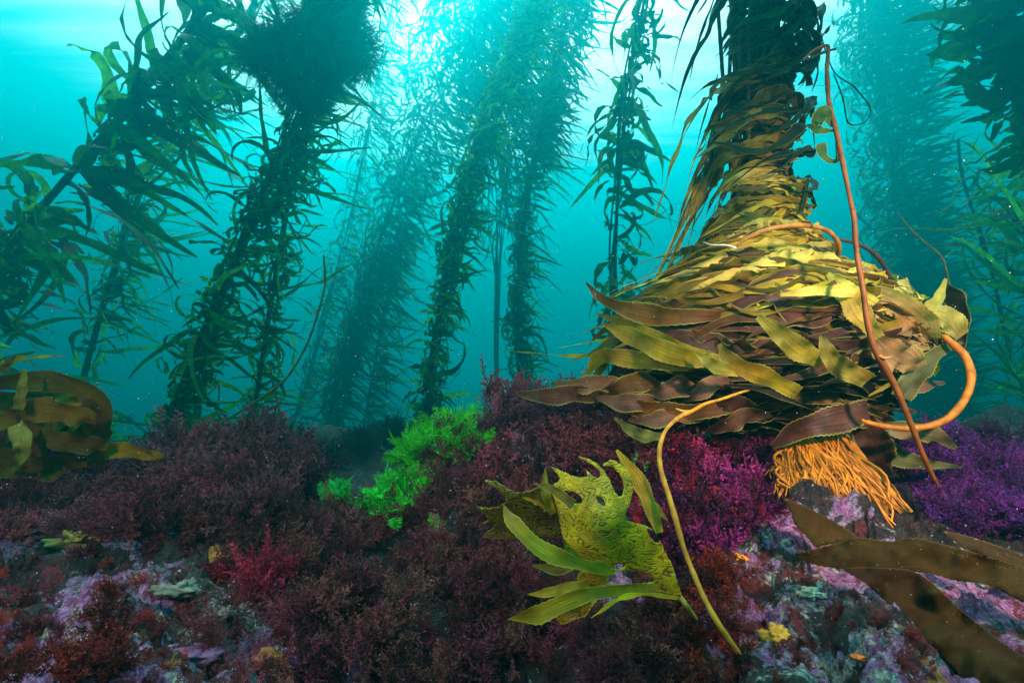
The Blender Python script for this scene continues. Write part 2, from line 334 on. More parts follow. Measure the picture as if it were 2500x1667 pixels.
# ------------------------------------------------------------------ forest kelp
KS = 2.2      # the forest stands this much farther out than first paced off
DARK = np.array([.020, .060, .012]); LITE = np.array([.15, .33, .04])
WAV = .9
def kelp(label, path, rad, n, Lb, Wb, flow=(1, .2, -.5), curl=2.0, stip=10, name="giant_kelp", group="giant kelp rising through the water",
         K=9, mat=None, pull=.35, dens=None, col=(DARK, LITE), ks=1.0, floats=False, twist=3.0, srad=.006, t0=0.0, lift=.3):
    C = spline([P(p[0], p[1], p[2] * KS * ks) for p in path], 60); base = C[0].copy(); rad = [q * KS * ks for q in rad]; Lb = Lb * KS * ks; Wb = Wb * KS * ks; srad = srad * KS * ks
    gz = float(H(np.array([base[0]]), np.array([base[1]]))[0]); C = np.vstack([[base[0], base[1], gz - .02], C]) if gz < base[2] - .05 else C
    seg = np.r_[0, np.cumsum(np.linalg.norm(np.diff(C, axis=0), axis=1))]; tt = np.linspace(0, seg[-1], 80)
    C = np.stack([np.interp(tt, seg, C[:, k]) for k in range(3)], 1); T = nrm(np.gradient(C, axis=0))
    root = thing(name, label, "kelp", C[0], group); mat = mat or M_far
    A = nrm(np.cross(T, [0, 1, 0.01])); B = np.cross(T, A)
    # stipes
    ph = rng.uniform(0, 6.28, stip); u = np.linspace(0, 1, 80); rr = interp(rad, u)
    SP = np.zeros((stip, 80, 3))
    for i in range(stip):
        a = ph[i] + 2.5 * np.sin(u * rng.uniform(3, 7) + ph[i]) ; r = rr * rng.uniform(.1, .55) * (0.6 + .4 * np.sin(u * 9 + i))
        SP[i] = C + A * (r * np.cos(a))[:, None] + B * (r * np.sin(a))[:, None]
    mk("stipe_bundle", tubes(SP, np.full((stip, 80), srad), np.tile([[.045, .060, .015]], (stip, 1)), 5), M_tube, root)
    # blades
    if dens is None: tg = np.linspace(0, 1, 60); dens = .7 + np.clip(vnoise(np.stack([tg * 11, tg * 0 + 3.3 * len(label), tg * 0], -1), 5) + .45, 0, 1.2)
    t = rng.uniform(t0, 1, n) if dens is None else np.interp(rng.uniform(0, 1, n), np.cumsum(dens) / np.sum(dens), np.linspace(t0, 1, len(dens)))
    f = t * 79; i0 = np.clip(f.astype(int), 0, 78); fr = (f - i0)[:, None]
    c = C[i0] * (1 - fr) + C[i0 + 1] * fr; ax = T[i0]; a = rng.uniform(0, 6.28, n)
    rad_ = A[i0] * np.cos(a)[:, None] + B[i0] * np.sin(a)[:, None]; r0 = interp(rad, t) * np.sqrt(rng.uniform(0, 1, n)) * .75
    pos = c + rad_ * r0[:, None]; fl = nrm(np.array(flow, float)[None] + rng.normal(0, .22, (n, 3)))
    d = nrm(rad_ * .8 + ax * lift + fl * .5 + rng.normal(0, .3, (n, 3)))
    ca = nrm(rng.normal(0, 1, (n, 3))); om = rng.normal(0, curl, (n, 1)); Ln = (Lb * (.38 + 1.25 * rng.uniform(0, 1, n) ** 2))[:, None]
    PT = np.zeros((n, K, 3)); S = np.zeros((n, K, 3)); e1 = nrm(rng.normal(0, 1, (n, 3))); e2 = nrm(np.cross(e1, rng.normal(0, 1, (n, 3)))); tw = rng.uniform(-twist, twist, (n, 1)); p0 = rng.uniform(0, 6.28, (n, 1)); wv = nrm(rng.normal(0, 1, (n, 3))) * rng.uniform(0, 1, (n, 1))
    for k in range(K):
        PT[:, k] = pos; nn = e1 * np.cos(p0 + tw * k / K) + e2 * np.sin(p0 + tw * k / K); S[:, k] = nrm(np.cross(d, nn))
        if k: S[:, k] = nrm(S[:, k] * .6 + S[:, k-1] * np.sign((S[:, k] * S[:, k-1]).sum(1, keepdims=True)))
        d = nrm(d + (fl - d) * pull * (6 / K) + np.cross(ca, d) * om / K + wv * math.sin(k * 9.0 / K + 1) * WAV * 3 / K); pos = pos + d * Ln / (K - 1)
    v = np.linspace(0, 1, K)[None]; prof = np.minimum(1, v * 5 + .12) * np.sqrt(np.clip(1.02 - v, 0, 1)) * (1 - .25 * v)
    Wd = Wb * .5 * rng.uniform(.6, 1.3, (n, 1)) * prof
    mixf = rng.uniform(0, 1, (n, 1)) ** 1.5; cc = col[0] * (1 - mixf) + col[1] * mixf
    mk("blades", ribbons(PT, S, Wd, cc, 3, .35, 3.0), mat, root)
    if floats:
        m = n; p2 = PT[:, :1] + (PT[:, 1:2] - PT[:, :1]) * np.linspace(-.1, .55, 6)[None, :, None]
        rd = np.array([.0015, .005, .008, .008, .005, .0015])[None] * rng.uniform(.7, 1.2, (m, 1))
        fo = mk("floats", tubes(p2, rd * KS * .7, np.tile([[.10, .11, .02]], (m, 1)), 6), M_tube, root); fo["kind"] = "stuff"
    return root

kelp("nearest leaning kelp with broad long green blades, crossing the bright surface glare", [(-420, 1150, 2.6), (-150, 850, 2.6), (30, 600, 2.55), (200, 400, 2.5), (330, 250, 2.5), (470, 70, 2.5), (640, -150, 2.5), (800, -350, 2.5)],
     [.07, .08, .08, .06, .05, .05], 400, .56, .066, (.75, .1, -.8), 4.5, 9, mat=M_near, K=14, ks=1.15, floats=True, lift=.9, pull=.4)
kelp("kelp trunk rising beside the yellow-brown fronds, hung with curled ribbons", [(190, 1020, 3.9), (215, 880, 3.9), (290, 620, 4.0), (360, 420, 4.1), (470, 250, 4.2), (600, 60, 4.3), (700, -150, 4.4)],
     [.08, .09, .10, .13, .15, .15], 520, .44, .038, (.9, .2, -.35), 4.2, 12, mat=M_near, K=10)
kelp("kelp with a thick bundle of bare parallel stipes, under the fuzzy dark clump", [(395, 1110, 2.7), (440, 970, 2.7), (520, 760, 2.7), (610, 560, 2.75), (690, 380, 2.8), (760, 200, 2.85), (840, 20, 2.9), (920, -200, 3.0)],
     [.08, .085, .085, .08, .07, .06], 800, .30, .032, (.75, .2, -.35), 7.5, 30, mat=M_near, K=12, pull=.22, floats=True, srad=.005)
kelp("slim kelp with single dark stipe standing close behind the bundled one", [(605, 1110, 2.9), (625, 960, 2.9), (655, 780, 2.9), (685, 620, 2.95), (720, 430, 3.0), (770, 250, 3.05), (830, 60, 3.1), (900, -150, 3.1)],
     [.02, .03, .035, .04, .04, .05], 300, .28, .030, (.9, .1, -.25), 6.5, 6, mat=M_near, K=12, pull=.22, srad=.006)
kelp("pale faraway kelp behind the wide feathery one, bright glare beside its top", [(690, 1100, 8.5), (740, 960, 8.5), (800, 740, 8.5), (860, 520, 8.5), (905, 300, 8.5), (950, 80, 8.5), (990, -200, 8.5)],
     [.14, .16, .22, .30, .36, .40], 1000, .40, .04, (.6, .2, -.7), 2.0, 8, K=7)
kelp("wide feathery kelp that leans and spreads into a broad hazy crown", [(790, 1130, 5.8), (815, 960, 5.8), (870, 760, 5.8), (950, 540, 6.0), (1030, 330, 6.2), (1110, 120, 6.4), (1190, -120, 6.6)],
     [.07, .09, .18, .34, .52, .65, .7], 3000, .36, .036, (.65, .1, -.75), 1.8, 14, K=8, ks=1.35)
kelp("short thin kelp standing in the haze between two thicker trunks", [(880, 1080, 6.6), (905, 950, 6.6), (930, 820, 6.6), (955, 700, 6.7), (985, 560, 6.8)],
     [.04, .05, .09, .14, .16], 330, .42, .04, (.8, .1, -.5), 2.0, 6, K=7, ks=1.3)
kelp("dark knobbly kelp of tightly curled blades behind the bright green alga", [(1020, 1130, 3.5), (1045, 980, 3.5), (1065, 820, 3.5), (1085, 680, 3.55), (1120, 520, 3.6), (1165, 360, 3.7), (1230, 180, 3.9), (1310, 0, 4.1), (1380, -200, 4.2)],
     [.075, .07, .075, .085, .09, .11, .18, .25], 1500, .22, .032, (.8, .1, -.5), 8.0, 16, mat=M_near, K=12, pull=.22)
kelp("straight kelp with ring-like curls low down and streaming blades above", [(1270, 1060, 4.6), (1270, 930, 4.6), (1262, 760, 4.6), (1270, 600, 4.7), (1300, 420, 4.8), (1340, 240, 4.9), (1390, 40, 5.1), (1440, -180, 5.2)],
     [.08, .08, .09, .10, .15, .24, .34], 1600, .26, .030, (.75, .1, -.65), 6.0, 16, K=10, ks=1.2, pull=.3)
kelp("broad shadowy kelp crown filling the gap overhead between two trunks", [(1215, 560, 6.0), (1240, 380, 6.0), (1260, 220, 6.0), (1280, 40, 6.0), (1290, -200, 6.0)],
     [.05, .10, .35, .85, 1.0], 2000, .42, .045, (.35, .1, -.9), 2.0, 10, K=8, ks=1.4, dens=[0, 0, 0, 0, .25, 1, 1, 1])
kelp("loose ragged kelp with open loops of blade, beside the big foreground plant", [(1490, 1000, 3.3), (1500, 840, 3.3), (1500, 640, 3.3), (1510, 440, 3.3), (1520, 260, 3.35), (1560, 80, 3.4), (1600, -150, 3.5)],
     [.06, .08, .08, .09, .10, .12], 230, .40, .050, (.35, .1, -.6), 6.5, 7, mat=M_near, K=12, pull=.25)
kelp("massive upright kelp column fading into blue haze", [(2290, 1050, 5.6), (2260, 900, 5.6), (2225, 700, 5.6), (2190, 480, 5.6), (2165, 260, 5.6), (2150, 60, 5.6), (2140, -200, 5.6)],
     [.30, .36, .42, .46, .50, .50], 4600, .36, .040, (.9, -.1, .15), 1.8, 20, K=7, ks=1.25)
kelp("spindly kelp with wispy upswept blades before the massive column", [(2500, 960, 4.3), (2470, 860, 4.3), (2430, 700, 4.3), (2390, 560, 4.3), (2350, 430, 4.35), (2340, 340, 4.4)],
     [.03, .04, .05, .05, .04], 170, .50, .030, (.8, 0, .45), 3.0, 6, K=10)
kelp("dark green kelp hanging into the frame at the top corner, broad folded blades", [(2680, 700, 2.3), (2640, 420, 2.3), (2600, 300, 2.3), (2560, 150, 2.3), (2520, 0, 2.3), (2500, -200, 2.3)],
     [.02, .05, .14, .20, .22, .22], 420, .24, .080, (-.5, 0, -.5), 5.0, 8, mat=M_near, K=12, dens=[0, 0, 0, 0, .15, .5, 1, 1], col=(DARK, DARK * 1.6))
kelp("low tangle of kelp curls on the sea floor at the foot of the haze", [(2560, 1010, 3.4), (2530, 900, 3.4), (2520, 720, 3.4), (2510, 560, 3.4), (2530, 400, 3.4)],
     [.06, .07, .08, .08, .07], 130, .55, .05, (-.5, 0, .2), 4.0, 5, mat=M_near, K=12)

# fuzzy hanging clump of fine filaments
def fuzz(label, c, r, n, name="fuzzy_alga_clump", L_=.14, col=(.02, .05, .03)):
    sub = rng.normal(0, .62, (9, 3)) * np.array(r); sub[:, 2] -= .1 * np.abs(rng.normal(0, 1, 9)); sr = rng.uniform(.35, .62, 9); w = rng.integers(0, 9, n)
    u = nrm(rng.normal(0, 1, (n, 3))); p = np.asarray(c)[None] + sub[w] + u * np.asarray(r)[None] * sr[w][:, None] * (rng.uniform(0, 1, (n, 1)) ** .6) * (1 + .5 * fbm(u * 2.6, 3, 77)[:, None])
    K = 5; d = nrm(u + rng.normal(0, .6, (n, 3)) + np.array([.15, 0, -.5])); L_ = L_ * rng.uniform(.3, 1.6, (n, 1)); PT = np.zeros((n, K, 3))
    for k in range(K):
        PT[:, k] = p; d = nrm(d + rng.normal(0, .35, (n, 3))); p = p + d * L_ / K
    S = nrm(np.cross(np.gradient(PT, axis=1), rng.normal(0, 1, (n, 1, 3))))
    Wd = np.full((n, K), .0045) * np.linspace(1, .4, K)[None]
    o = mk(name, ribbons(PT, S, Wd, np.tile([col], (n, 1)) * rng.uniform(.5, 1.5, (n, 1)), 2), M_far, loc=c)
    return tag(o, label, "seaweed")
fuzz("dark fuzzy ball of fine filaments snagged high on the bundled kelp", P(800, 95, 6.0), (.36, .30, .38), 22000, L_=.34)

# ------------------------------------------------------------------ the big foreground kelp with its bulging skirt
KB, _ = G(2010, 1200)
KB = P(2020, 1190, 1.42)
big = thing("giant_kelp", "biggest olive-brown kelp in front, skirt of serrated blades bulging over an orange holdfast", "kelp", KB)
PY = np.array([-200, 0, 200, 350, 450, 550, 650, 750, 850, 950, 1020, 1075])
PL = np.array([1725, 1730, 1745, 1755, 1770, 1755, 1680, 1550, 1500, 1530, 1610, 1780])
PR = np.array([1975, 1970, 1950, 1945, 1950, 1960, 2005, 2150, 2225, 2190, 2110, 1990])
AXD = 1.62
def shell(py, phi, rm):
    l = np.interp(py, PY, PL); r = np.interp(py, PY, PR); A = Pv((l + r) / 2, py, np.full_like(py, AXD)); rr = (r - l) / 2 * AXD / FPX
    ry = np.minimum(rr * .8, .30)
    return A + np.stack([rr * np.sin(phi) * rm, -ry * np.cos(phi) * rm, 0 * phi], -1), nrm(np.stack([np.sin(phi), -np.cos(phi), 0 * phi], -1)), rr
def wrap(n, pyr, phr, Lr, Wr, drop, rmr, cols, flare=.35, K=20, tilt=.5, teeth=.14, pw=1.0, wav=10, dp=1.4, tang=(.45, .80, .30)):
    py0 = rng.uniform(*pyr, n); ph0 = np.radians(rng.uniform(*phr, n)); Ln = rng.uniform(*Lr, n); Wd = rng.uniform(*Wr, n); dr = rng.uniform(*drop, n); rm0 = rng.uniform(*rmr, n) ** pw
    _, _, rr = shell(py0, ph0, rm0); dphi = Ln / np.maximum(rr, .1)
    s = np.linspace(0, 1, K)[None]; A = rng.uniform(-wav, wav, (n, 1)); p1 = rng.uniform(0, 6.28, (n, 1)); fr = rng.uniform(.6, 1.6, (n, 1))
    py = py0[:, None] + dr[:, None] * s ** dp + A * np.sin(s * 6.28 * fr + p1); ph = ph0[:, None] - dphi[:, None] * s
    lim = -1.75; over = np.maximum(lim - ph, 0); ph = np.maximum(ph, lim)
    rm = rm0[:, None] * (1 + flare * rng.uniform(-.1, 1, (n, 1)) * s ** 2.5) + .02 * np.sin(s * 9 + p1)
    Q, Nn, _ = shell(py, ph, rm); l2 = over * np.maximum(rr, .1)[:, None]
    Q = Q + np.stack([-l2 * tang[0], l2 * tang[1], -l2 * tang[2]], -1)
    bb = np.clip(l2 / .05, 0, 1)[..., None] * .8; Nn = nrm(Nn * (1 - bb) + np.array([-.1, -1, .35]) * bb); Q[..., 2] -= l2 ** 2 * 1.9; Q[..., 0] += l2 ** 2 * .5
    T = nrm(np.gradient(Q, axis=1)); S0 = np.cross(T, Nn); ti = rng.normal(0, tilt, (n, 1)) + rng.normal(0, .5, (n, 1)) * s
    S = nrm(S0 * np.cos(ti)[..., None] + Nn * np.sin(ti)[..., None])
    prof = np.minimum(1, s * 3.2 + .15) * np.clip(1.0 - s ** 1.7, 0, 1) * (1 + .15 * np.sin(s * 14 + p1))
    saw = 1 + teeth * (np.arange(K) % 2)[None]
    return Q, S, Wd[:, None] * .5 * prof * saw, cols(n)
def pal(*cs):
    cs = np.array(cs)
    return lambda n: cs[rng.integers(0, len(cs), n)] * rng.uniform(.7, 1.25, (n, 1))
OL = (.105, .088, .006); DOL = (.018, .026, .005); YL = (.52, .38, .02); YB = (.26, .18, .008); BR = (.13, .055, .010); PB = (.085, .032, .022); TAN = (.42, .24, .11); PALE = (.68, .54, .11); DB = (.014, .009, .006)
mass, single = [], []
def addw(n_mass, n_single, *a, **k):
    if n_mass: mass.append(ribbons(*wrap(n_mass, *a, **k), 3, .35, 3.5))
    for _ in range(n_single): single.append(ribbons(*wrap(1, *a, **{**k, 'K': 44}), 5, .5, 6))
# inner fill of blades, coloured dark to stand for shadow between the outer ones
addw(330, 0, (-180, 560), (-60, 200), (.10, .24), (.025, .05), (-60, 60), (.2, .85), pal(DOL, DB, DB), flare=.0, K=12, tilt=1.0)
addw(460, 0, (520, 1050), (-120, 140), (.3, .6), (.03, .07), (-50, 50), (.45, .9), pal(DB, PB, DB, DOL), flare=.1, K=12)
# column: blades sweep to the side and droop
addw(22, 0, (-150, 240), (-40, 110), (.18, .36), (.018, .038), (40, 180), (.8, 1.1), pal(DOL, DOL, OL), flare=.35, wav=35, tilt=.9, dp=2.6, tang=(.6, .35, .75))
addw(8, 24, (190, 450), (-30, 80), (.26, .46), (.018, .042), (40, 180), (.9, 1.15), pal(OL, YB, DOL, YB), flare=.55, wav=22, tilt=.6, dp=2.6, tang=(.75, .3, .6))
addw(50, 0, (-100, 520), (60, 140), (.12, .30), (.018, .034), (20, 160), (1.0, 1.35), pal(DOL, DOL, DB), flare=.3, tilt=1.4, wav=40)
# skirt: strobe-lit yellow up top, shaded purple-brown below, put into the blade colours
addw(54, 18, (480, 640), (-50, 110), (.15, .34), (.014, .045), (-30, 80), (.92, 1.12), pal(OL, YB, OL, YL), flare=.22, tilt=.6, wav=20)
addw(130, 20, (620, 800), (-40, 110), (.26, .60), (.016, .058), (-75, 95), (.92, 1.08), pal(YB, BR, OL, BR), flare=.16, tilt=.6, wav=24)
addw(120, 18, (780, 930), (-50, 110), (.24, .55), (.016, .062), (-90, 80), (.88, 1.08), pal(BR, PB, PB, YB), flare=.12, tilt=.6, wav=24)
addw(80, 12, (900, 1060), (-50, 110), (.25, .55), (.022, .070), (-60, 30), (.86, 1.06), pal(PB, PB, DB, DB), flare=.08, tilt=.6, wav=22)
# pale old blades gathered on the strobe side, their colour doubling as its highlight
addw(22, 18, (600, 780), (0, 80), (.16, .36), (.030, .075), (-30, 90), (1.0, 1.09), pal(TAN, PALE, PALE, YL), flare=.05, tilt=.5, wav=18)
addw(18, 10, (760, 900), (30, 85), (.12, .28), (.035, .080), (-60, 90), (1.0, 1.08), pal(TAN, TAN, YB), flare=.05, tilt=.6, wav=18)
addw(10, 4, (455, 480), (-15, 15), (.12, .22), (.008, .016), (-5, 25), (1.1, 1.2), pal(YL, PALE), flare=.1)
addw(0, 16, (560, 960), (-70, 0), (.28, .50), (.020, .045), (-120, 110), (.95, 1.1), pal(OL, YB, YL, BR), flare=.7, wav=30, tilt=.8, tang=(.8, .3, .15))
addw(0, 10, (880, 1040), (-60, 40), (.20, .36), (.030, .060), (-110, 60), (.98, 1.06), pal(BR, PB, (.16, .07, .04)), flare=.05, wav=30, tilt=.5)
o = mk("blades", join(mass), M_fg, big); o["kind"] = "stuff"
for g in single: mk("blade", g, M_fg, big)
# stipes inside
nS = 34; u = np.linspace(0, 1, 40); SP = np.zeros((nS, 40, 3))
for i in range(nS):
    py = np.linspace(1060, -180, 40); a = rng.uniform(0, 6.28) + u * rng.uniform(-2, 2); l = np.interp(py, PY, PL); r = np.interp(py, PY, PR)
    hw = np.minimum((r - l) / 2, 130) * AXD / FPX * rng.uniform(.2, .8); c = Pv((l + r) / 2, py, np.full(40, AXD)); SP[i] = c + np.stack([hw * np.cos(a), hw * np.sin(a), 0 * a], -1)
mk("stipe_bundle", tubes(SP, np.full((nS, 40), .006), np.tile([[.05, .04, .015]], (nS, 1)), 6), M_tube, big)
# pixel traced stipes and ribbons at their real distances
def pxline(pts): return [P(*p) for p in pts]
ORG = (.52, .17, .006)
for nm, pts, rd, c in (
    ("stipe", [(1795, 605, 1.30), (1830, 578, 1.29), (1890, 556, 1.28), (1960, 549, 1.29), (2020, 562, 1.33), (2048, 600, 1.38), (2035, 650, 1.45), (2000, 680, 1.5)], [.0035, .0055, .0055, .006, .006, .006], (.34, .13, .02)),
    ("stipe", [(1712, 594, 1.28), (1740, 599, 1.28), (1775, 597, 1.285), (1800, 604, 1.295)], [.0006, .0014, .0018, .003], (.6, .55, .5)),
    ("stipe", [(2050, 585, 1.4), (2120, 610, 1.42), (2160, 650, 1.44), (2185, 700, 1.46), (2192, 730, 1.48)], [.005, .005, .006, .005], (.05, .03, .03)),
    ("stipe", [(1990, 600, 1.4), (2080, 650, 1.42), (2150, 690, 1.43), (2210, 715, 1.43), (2255, 740, 1.43), (2300, 790, 1.4)], [.0035, .0035, .0035, .003], (.07, .05, .02)),
    ("stipe", [(2060, 985, 1.30), (2090, 1020, 1.28), (2160, 1040, 1.26), (2240, 1045, 1.25), (2310, 1025, 1.25), (2355, 975, 1.26), (2372, 920, 1.28), (2358, 870, 1.3), (2330, 840, 1.32), (2300, 815, 1.35)], [.005, .006, .007, .008, .0085, .0085, .007], (.42, .12, .005))):
    mk(nm, tube1(pts=pxline(pts), rads=rd, col=c), M_tube, big)
def pxribbon(pts, hw, col, tilt=.25, n=46, teeth=.10, cross=5, ruffle=.25, cup=.15, tw=0.0, rfreq=3):
    """blade whose face looks roughly at the viewer; hw half widths in photo px"""
    c = spline(pxline(pts), n); T = nrm(np.gradient(c, axis=0)); view = nrm(c - CAM); S = nrm(np.cross(T, view)); Nn = nrm(np.cross(T, S)); s = np.linspace(0, 1, n)
    a = tilt + tw * s; S = S * np.cos(a)[:, None] + Nn * np.sin(a)[:, None]; d = np.array([p[2] for p in pts]).mean()
    w = interp(hw, s) * d / FPX * (1 + teeth * (np.arange(n) % 2)) * (1 + .08 * np.sin(s * 17 + len(pts)))
    return ribbons(c[None], S[None], w[None], np.array([col]), cross, ruffle, rfreq, cup)
for pts, hw, c in (
    ([(1470, 790, 1.42), (1560, 830, 1.34), (1660, 870, 1.3), (1800, 885, 1.3)], [3, 20, 24, 22, 6], YB), ([(1432, 915, 1.5), (1470, 870, 1.42), (1560, 880, 1.36), (1680, 895, 1.33)], [6, 18, 20, 10], YB),
    ([(1430, 690, 1.5), (1480, 735, 1.42), (1600, 770, 1.36), (1760, 770, 1.34)], [3, 12, 26, 10], BR), ([(1455, 765, 1.48), (1550, 800, 1.40), (1640, 850, 1.33), (1760, 880, 1.3)], [2, 16, 24, 8], YB),
    ([(1850, 772, 1.24), (1905, 815, 1.22), (1955, 855, 1.22), (2010, 885, 1.25)], [8, 22, 28, 16], (.32, .26, .03)), ([(2005, 818, 1.23), (2025, 865, 1.22), (2060, 900, 1.23), (2120, 930, 1.27)], [5, 20, 26, 20], (.30, .24, .04)),
    ([(1695, 860, 1.27), (1750, 895, 1.25), (1820, 915, 1.25)], [2, 18, 6], (.34, .30, .04)), ([(1755, 840, 1.26), (1790, 885, 1.24), (1870, 920, 1.25), (1950, 960, 1.27)], [6, 20, 22, 16], YB),
    ([(1440, 940, 1.48), (1520, 985, 1.40), (1640, 1010, 1.36), (1790, 990, 1.34)], [4, 22, 26, 14], BR), ([(1500, 1020, 1.40), (1560, 1060, 1.34), (1620, 1065, 1.33)], [3, 16, 8], (.16, .15, .03)),
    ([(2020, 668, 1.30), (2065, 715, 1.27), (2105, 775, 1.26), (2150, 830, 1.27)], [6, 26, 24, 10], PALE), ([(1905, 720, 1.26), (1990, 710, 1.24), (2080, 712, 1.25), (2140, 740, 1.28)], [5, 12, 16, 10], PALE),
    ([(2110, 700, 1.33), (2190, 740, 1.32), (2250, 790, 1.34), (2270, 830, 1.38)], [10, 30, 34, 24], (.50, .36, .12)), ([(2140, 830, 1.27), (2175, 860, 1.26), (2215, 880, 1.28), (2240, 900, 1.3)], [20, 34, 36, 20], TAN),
    ([(2350, 820, 1.35), (2310, 775, 1.35), (2255, 765, 1.35)], [16, 28, 22, 10], (.36, .28, .06)), ([(2262, 765, 1.36), (2290, 730, 1.36), (2310, 680, 1.38)], [20, 12, 3], (.30, .24, .04)),
    ([(2350, 835, 1.36), (2290, 860, 1.34), (2240, 910, 1.32), (2200, 970, 1.32)], [4, 14, 26, 20], (.10, .09, .03)), ([(2300, 690, 1.42), (2330, 730, 1.42), (2350, 790, 1.42), (2345, 850, 1.42)], [5, 24, 14, 8], DB),
    ([(2120, 1035, 1.36), (2210, 1050, 1.34), (2280, 1060, 1.34), (2335, 1095, 1.35)], [6, 22, 20, 4], (.20, .15, .07)), ([(2100, 1060, 1.4), (2180, 1110, 1.42), (2250, 1130, 1.42), (2350, 1140, 1.45)], [20, 26, 14, 2], (.16, .16, .06)),
    ([(1885, 1090, 1.30), (1960, 1045, 1.26), (2060, 1020, 1.26), (2120, 1000, 1.28)], [8, 26, 34, 24], PB), ([(2100, 1020, 1.36), (2140, 1090, 1.36), (2160, 1150, 1.38)], [30, 40, 12], PB),
    ([(1960, 700, 1.6), (2010, 640, 1.9), (2030, 650, 1.9)], [4, 8, 2], DOL)):
    mk("blade", pxribbon(pts, hw, c), M_fg, big)
for k in range(13):
    x = 1500 + 50 * k + rng.uniform(-20, 20); y = rng.uniform(935, 1030); dx_ = rng.uniform(110, 240) * (1 if k > 8 else -1); dy_ = rng.uniform(-60, 50); dm = 1.33 + .00025 * abs(x - 1850)
    mk("blade", pxribbon([(x, y, dm + .03), (x + dx_ * .35, y + dy_ * .2 - 12, dm), (x + dx_ * .7, y + dy_ * .6, dm), (x + dx_, y + dy_, dm + .05)], [6, 18 + 10 * rng.random(), 20, 3], pal(BR, PB, (.17, .075, .045), (.20, .10, .06))(1)[0], tilt=rng.normal(0, .5), tw=rng.normal(0, .8)), M_fg, big)
# holdfast: a cone of forking orange haptera
def holdfast():
    apexL, apexR = (1912, 1082), (2058, 1055); botL, botR = (1912, 1196), (2285, 1332); out = []; rads = []; cols = []
    c0 = P(2010, 1075, 1.46); n = 640; K = 14
    for i in range(n):
        t = rng.uniform(0, 1) ; lay = rng.uniform(0, 1) ** 1.6; a = rng.uniform(0.0, .45) ** 1.2; z = rng.uniform(.55, 1.08)
        topx = apexL[0] + (apexR[0] - apexL[0]) * t; topy = apexL[1] + (apexR[1] - apexL[1]) * t - 6
        bx = botL[0] + (botR[0] - botL[0]) * min(max(t + rng.normal(0, .07), 0), 1); by = botL[1] + (botR[1] - botL[1]) * t + 8
        bul = math.sin(math.pi * min(max(t, .02), .98)); dt = 1.36 - .05 * bul + lay * .05; db = 1.17 - .05 * bul + lay * .06
        u = np.linspace(a, a + (z - a), K); w1 = rng.normal(0, 11); w2 = rng.uniform(0, 6.28)
        px = topx + (bx - topx) * u + w1 * np.sin(u * 9 + w2); py = topy + (by - topy) * u ** .95 + 3 * np.sin(u * 7 + w2); d = dt + (db - dt) * u - .03 * np.sin(u * 3.0)
        q = Pv(px, py, d); out.append(q); r = rng.uniform(.0014, .0038); rads.append(np.linspace(r, r * .7, K) * np.r_[.4, np.ones(K - 2), .5]); cc = np.array((.56, .16, .008)) * rng.uniform(.35, 1.1); cols.append(cc)
        if rng.random() < .75:                       # fork
            k = rng.integers(4, 9); sd_ = rng.choice([-1, 1]) * rng.uniform(8, 22); v = np.linspace(0, 1, K); m = min(K - 1, k + 6)
            px2 = np.interp(v, [0, 1], [px[k], px[m] + sd_]) + sd_ * .4 * np.sin(v * 3.14); py2 = np.interp(v, [0, 1], [py[k], py[m] + 8]); d2 = np.interp(v, [0, 1], [d[k], d[m]])
            out.append(Pv(px2, py2, d2)); rads.append(np.linspace(r * .9, r * .5, K)); cols.append(cc)
    o = mk("holdfast", tubes(np.array(out), np.array(rads), np.array(cols), 6), M_tube, big); o["label"] = "orange cone of forking root-like strands gripping the rock"
holdfast()
# ground core under the haptera
# ------------------------------------------------------------------ loose stipes
def stipe_thing(label, pts, rd, col, extra=()):
    q = pxline(pts); root = thing("kelp_stipe", label, "stipe", q[-1]); mk("stem", tube1(q, rd, col, 70), M_tube, root)
    for p2, r2, c2 in extra: mk("side_shoot", tube1(pxline(p2), r2, c2), M_tube, root)
    return root
s1 = stipe_thing("long reddish-brown stipe rising alone past the big skirt, hooked at its top",
    [(1960, 150, 1.25), (1985, 128, 1.25), (2018, 115, 1.25), (2026, 125, 1.25), (2022, 180, 1.24), (2020, 240, 1.23), (2035, 300, 1.22), (2060, 400, 1.2), (2082, 520, 1.18), (2090, 600, 1.17), (2108, 720, 1.15), (2130, 830, 1.14), (2180, 930, 1.14), (2225, 1040, 1.15), (2262, 1130, 1.17), (2310, 1220, 1.2), (2355, 1305, 1.25)],
    [.0025, .003, .004, .0045, .0048, .0052, .0055, .0062, .0068, .006, .0052, .0045], (.20, .050, .008), extra=[([(1970, 148, 1.25), (2010, 132, 1.25), (2045, 122, 1.25)], [.002, .0035, .002], (.06, .03, .02)), ([(2140, 860, 1.14), (2160, 872, 1.13), (2178, 868, 1.13)], [.004, .003, .001], (.35, .12, .04))])
for pts, hw in (([(2030, 310, 1.22), (2010, 275, 1.22), (1995, 300, 1.22), (1998, 300, 1.24)], [3, 18, 12, 2]), ([(2035, 320, 1.22), (2000, 318, 1.22), (1970, 305, 1.24)], [2, 10, 3]), ([(2040, 330, 1.22), (2048, 380, 1.22), (2035, 395, 1.22), (2010, 380, 1.22), (2005, 350, 1.22)], [2, 7, 4, 9, 12])):
    mk("blade", pxribbon(pts, hw, (.05, .10, .02), tilt=.3), M_fg, s1)
